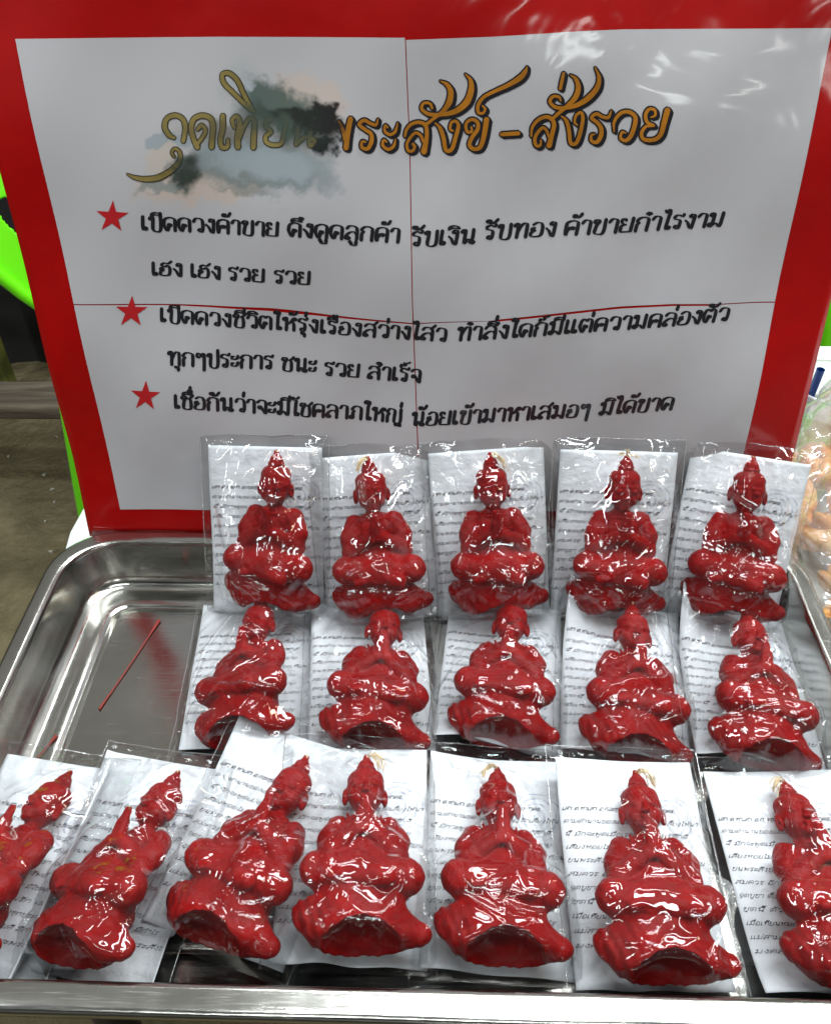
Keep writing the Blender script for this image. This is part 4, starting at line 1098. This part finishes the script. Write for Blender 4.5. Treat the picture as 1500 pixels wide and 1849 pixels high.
# lime green plastic chair behind the board
M_lime, t, p = mat('lime_plastic')
p.inputs['Base Color'].default_value = (0.16, 0.78, 0.008, 1); p.inputs['Roughness'].default_value = .28
p.inputs['Subsurface Weight'].default_value = .15; p.inputs['Subsurface Scale'].default_value = .01
t.links.new(bump(t, noise(t, coords(t), 300, 2), .0004, .6), p.inputs['Normal'])
ch = empty('plastic_chair', (0, 1.08, -.72)); tag(ch, 'lime green plastic chair with oval holes behind the poster', 'chair')
# side panel: slanted sheet with oval openings, built as a grid whose cells inside the ovals are left out
def panel(fn, nu, nv, holes, name, thick=.006):
    U, Vv = np.meshgrid(np.linspace(0, 1, nu), np.linspace(0, 1, nv), indexing='ij')
    P = fn(U, Vv); F = grid_faces(nu, nv)
    cu = (U[:-1, :-1] + .5 / (nu - 1)).ravel(); cv = (Vv[:-1, :-1] + .5 / (nv - 1)).ravel()
    keep = np.ones(len(cu), bool)
    for (a, b, ra, rb) in holes: keep &= ((cu - a) / ra) ** 2 + ((cv - b) / rb) ** 2 > 1
    o = obj(name, mesh_np(name, P.reshape(-1, 3), F[keep], M_lime), ch)
    md = o.modifiers.new('thick', 'SOLIDIFY'); md.thickness = thick; md.offset = 0
    return o
def side(sx):
    def f(u, v):    # u: back to front, v: bottom to top
        y = .16 - u * .36; x = sx * (.545 + .02 * np.sin(u * 3) + .045 * v)
        zlow = .50 + .26 * (1 - u) ** 1.0 * 0 + .30 * (1 - (1 - u)) * 0
        z = .62 + (.20 * v) + .02 * np.sin(u * 3)
        return np.stack([x, y, z], -1)
    return f
holes = [(.18 + .21 * k, .62, .07, .17) for k in range(4)] + [(.28 + .21 * k, .25, .06, .10) for k in range(3)]
# back rest panel facing the viewer, wide and arched; its left part shows beside the board
def back(u, v):
    x = -.66 + 1.25 * u; s = (u - .5) * 2
    zb = .595 - .16 * (1 - s ** 2) * .2
    low = .52 + .35 * np.abs(s) ** 5
    z = low + (.92 - low) * v
    y = -.08 + .10 * (1 - s * s) + .06 * v
    return np.stack([x, y, z], -1)
hb = [(.088 + .04 * k, .39, .011, .075) for k in range(21)] + [(.106 + .04 * k, .60, .009, .06) for k in range(20)] + [(.106 + .04 * k, .17, .008, .05) for k in range(20)]
panel(back, 520, 110, hb, 'backrest')
U_ = np.linspace(0, 1, 50)
for vv_, nm in ((0.0, 'lower_rim'), (1.0, 'top_rim')):
    V, F = tube(back(U_, np.full(50, vv_)), .010, 10); obj(nm, mesh_np(nm, V, F, M_lime), ch)
def seat(u, v):
    x = -.36 + .72 * u; y = -.02 + .42 * v; return np.stack([x, y, .42 + .01 * np.sin(u * 3.14) * -1], -1)
panel(seat, 30, 30, [(.5, .5, .04, .2)], 'seat')
for sx, y0 in ((-1, -.10), (1, -.10), (-1, .34), (1, .34)):
    P = [(sx * .487, y0 - .0, .72), (sx * .502, y0 - .0, .62), (sx * .529, y0 - .0, .446), (sx * .554, y0 - .0, .282), (sx * .588, y0 - .01, .0)]
    if sx > 0: P = [(x_ * .95, y_, z_) for x_, y_, z_ in P]
    C = spline(P, 5); V, F = tube(C, np.linspace(.018, .013, len(C)), 8); obj('leg', mesh_np('leg', V, F, M_lime), ch)

# cardboard box on the ground below the front of the tray
M_card, t, p = mat('brown_cardboard')
v = coords(t); c = ramp(t, noise(t, v, 9, 5), [(0.3, (0.13, 0.085, 0.045)), (0.7, (0.20, 0.135, 0.075))]); t.links.new(c, p.inputs['Base Color']); p.inputs['Roughness'].default_value = .85
bx = empty('cardboard_box', (.1, .22, -.72)); tag(bx, 'brown cardboard box on the ground below the front tray rim', 'box')
V, F = box_v((.06, 0, .16), (.72, .34, .32)); bevel_obj('carton', V, F, M_card, .004, bx)
V, F = box_v((.06, -.088, .323), (.72, .166, .004)); bevel_obj('flap', V, F, M_card, .001, bx)
V, F = box_v((.06, .088, .323), (.72, .166, .004)); bevel_obj('flap', V, F, M_card, .001, bx)

# unseen dark canopy added overhead to darken reflections in steel and film
M_blocker, t, p = mat('dark_blocker'); p.inputs['Base Color'].default_value = (.03, .03, .032, 1); p.inputs['Roughness'].default_value = .9
us, vs = np.meshgrid(np.linspace(-3, 3, 24), np.linspace(-3.4, .25, 16), indexing='ij')
P = np.stack([us, vs, 2.15 + .12 * np.sin(us * 1.1) + .03 * np.sin(vs * 7)], -1).reshape(-1, 3)
o = obj('reflection_blocker', mesh_np('reflection_blocker', P, grid_faces(24, 16), M_blocker)); tag(o, 'added unseen dark canopy hung over the stall above the buyer', 'blocker')

# ------------------------------------------------------------------ food bag, cup and straw on the right
M_foam, t, p = mat('white_foam'); p.inputs['Base Color'].default_value = (.78, .80, .78, 1); p.inputs['Roughness'].default_value = .5
M_fruit, t, p = mat('orange_fruit')
v = coords(t); c = ramp(t, noise(t, v, 45, 5, .6, .5), [(0.3, (0.72, 0.26, 0.05)), (0.5, (0.82, 0.45, 0.15)), (0.72, (0.86, 0.66, 0.38))]); t.links.new(c, p.inputs['Base Color'])
p.inputs['Roughness'].default_value = .25; p.inputs['Subsurface Weight'].default_value = .3; p.inputs['Subsurface Scale'].default_value = .008
fb = empty('fruit_bag', (.362, .545, -.0482)); tag(fb, 'knotted clear bag of orange fruit pieces in a white foam tray beside the steel tray', 'food bag')
# foam tray
q = []
for off, z in ((0, .022), (.004, .0235), (.009, .021), (.018, .004), (.03, .002)):
    a = rrect(-.085 + off, .115 - off, -.125 + off, .135 - off, .03 - off * .5, 6); q.append(np.column_stack([a, np.full(len(a), z)]))
m_ = len(q[0]); V = np.vstack(q + [np.array([[.015, .005, .002]])]); Fq = []
for i in range(len(q) - 1):
    a_ = i * m_ + np.arange(m_); b_ = i * m_ + (np.arange(m_) + 1) % m_; Fq.append(np.stack([a_, b_, b_ + m_, a_ + m_], 1))
a_ = (len(q) - 1) * m_ + np.arange(m_); b_ = (len(q) - 1) * m_ + (np.arange(m_) + 1) % m_
obj('foam_tray', mesh_np('foam_tray', V, [np.vstack(Fq), np.stack([a_, b_, np.full(m_, len(V) - 1)], 1)], M_foam), fb)
r = np.random.default_rng(21)
def chunk(seed):
    r = np.random.default_rng(seed); nu, nv = 14, 9
    U, Vv = np.meshgrid(np.linspace(0, 2 * math.pi, nu, endpoint=False), np.linspace(0, math.pi, nv), indexing='ij')
    rad = 1 + .22 * (fbm(np.cos(U) * 1.6 + 5 + seed, Vv * 1.2 + 5, seed, 2) - .5) * 2
    P = np.stack([rad * np.cos(U) * np.sin(Vv) * .021, rad * np.sin(U) * np.sin(Vv) * .010, rad * np.cos(Vv) * .009], -1)
    P[..., 2] += .35 * P[..., 0] ** 2 / .02
    i, j = np.meshgrid(np.arange(nu), np.arange(nv - 1), indexing='ij'); i2 = (i + 1) % nu
    F = np.stack([i * nv + j, i2 * nv + j, i2 * nv + j + 1, i * nv + j + 1], -1).reshape(-1, 4)
    return mesh_np('fruit_piece', P.reshape(-1, 3), F, M_fruit)
chs = [chunk(s) for s in (1, 2, 3, 4)]
for k in range(130):
    o = obj('fruit_piece', chs[k % 4], fb)
    rr_ = r.uniform(0, 1) ** .5; a_ = r.uniform(0, 6.28); hh = (1 - rr_) * .035
    o.location = (.010 + rr_ * .085 * math.cos(a_), .0 + rr_ * .12 * math.sin(a_), .014 + hh + r.uniform(0, .01))
    o.rotation_euler = (r.uniform(-.6, .6), r.uniform(-.6, .6), r.uniform(0, 6.28)); s0 = r.uniform(.8, 1.25); o.scale = (s0, s0, s0)
# bag film dome, crumpled and drawn to a knot at the back
nu, nv = 140, 80
U, Vv = np.meshgrid(np.linspace(0, 2 * math.pi, nu, endpoint=False), np.linspace(0, 1, nv), indexing='ij')
rad = np.cos(Vv * math.pi / 2) ** .55
zz = .004 + .100 * Vv ** 1.0 + .03 * Vv
cr = 0
for k in range(6):
    ph = U * r.integers(3, 11) + Vv * r.uniform(-9, 9) + 5 * fbm(np.cos(U) * 3 + 9, Vv * 5 + np.sin(U) * 3 + 9, 200 + k, 2)
    cr = cr + np.abs(np.sin(ph)) ** .8
cr = (cr / 6 - .6) * .030
P = np.stack([.015 + (.106 + cr) * rad * np.cos(U), .005 + .02 * Vv + (.137 + cr) * rad * np.sin(U) + .03 * Vv ** 2, zz + cr * .8 * rad], -1)
i, j = np.meshgrid(np.arange(nu), np.arange(nv - 1), indexing='ij'); i2 = (i + 1) % nu
obj('bag_film', mesh_np('bag_film', P.reshape(-1, 3), np.stack([i * nv + j, i2 * nv + j, i2 * nv + j + 1, i * nv + j + 1], -1).reshape(-1, 4), M_foodfilm), fb)

M_cup = film_mat('frosted_cup_plastic', haze=.45, rough=.2, gain=1.5, bs=.2)
M_straw, t, p = mat('blue_straw'); p.inputs['Base Color'].default_value = (.006, .06, .30, 1); p.inputs['Roughness'].default_value = .25
M_juice, t, p = mat('yellow_green_drink'); p.inputs['Base Color'].default_value = (.42, .42, .08, 1); p.inputs['Roughness'].default_value = .2
cup = empty('drink_cup', (.352, .672, -.0482)); tag(cup, 'frosted plastic cup with yellow green drink at the right edge behind the fruit bag', 'cup')
def lathe(pr, ns=40):
    a = np.arange(ns) * 2 * math.pi / ns; pr = np.array(pr)
    P = np.stack([pr[:, None, 0] * np.cos(a), pr[:, None, 0] * np.sin(a), pr[:, None, 1] + 0 * a], -1)
    k = len(pr); i, j = np.meshgrid(np.arange(k - 1), np.arange(ns), indexing='ij'); j2 = (j + 1) % ns
    return P.reshape(-1, 3), np.stack([i * ns + j, i * ns + j2, (i + 1) * ns + j2, (i + 1) * ns + j], -1).reshape(-1, 4)
V, F = lathe([(0.0001, .001), (.026, .001), (.028, .004), (.036, .085), (.038, .087), (.038, .090), (.036, .0905)]); obj('cup_wall', mesh_np('cup_wall', V, F, M_cup), cup)
V, F = lathe([(0.0001, .003), (.025, .003), (.029, .028), (.0001, .028)]); obj('drink', mesh_np('drink', V, F, M_juice), cup)
V, F = tube([(.3262, .655, -.035), (.3270, .655, .015), (.3290, .655, .0655)], .0036, 14)
V2, F2 = tube([(.3290, .655, .0655), (.3289, .655, .063)], .0028, 14)
V, F = merge([(V, F), (V2, F2)])
o = obj('drinking_straw', mesh_np('drinking_straw', V, F, M_straw)); tag(o, 'blue plastic drinking straw leaning at the right edge behind the poster', 'straw')
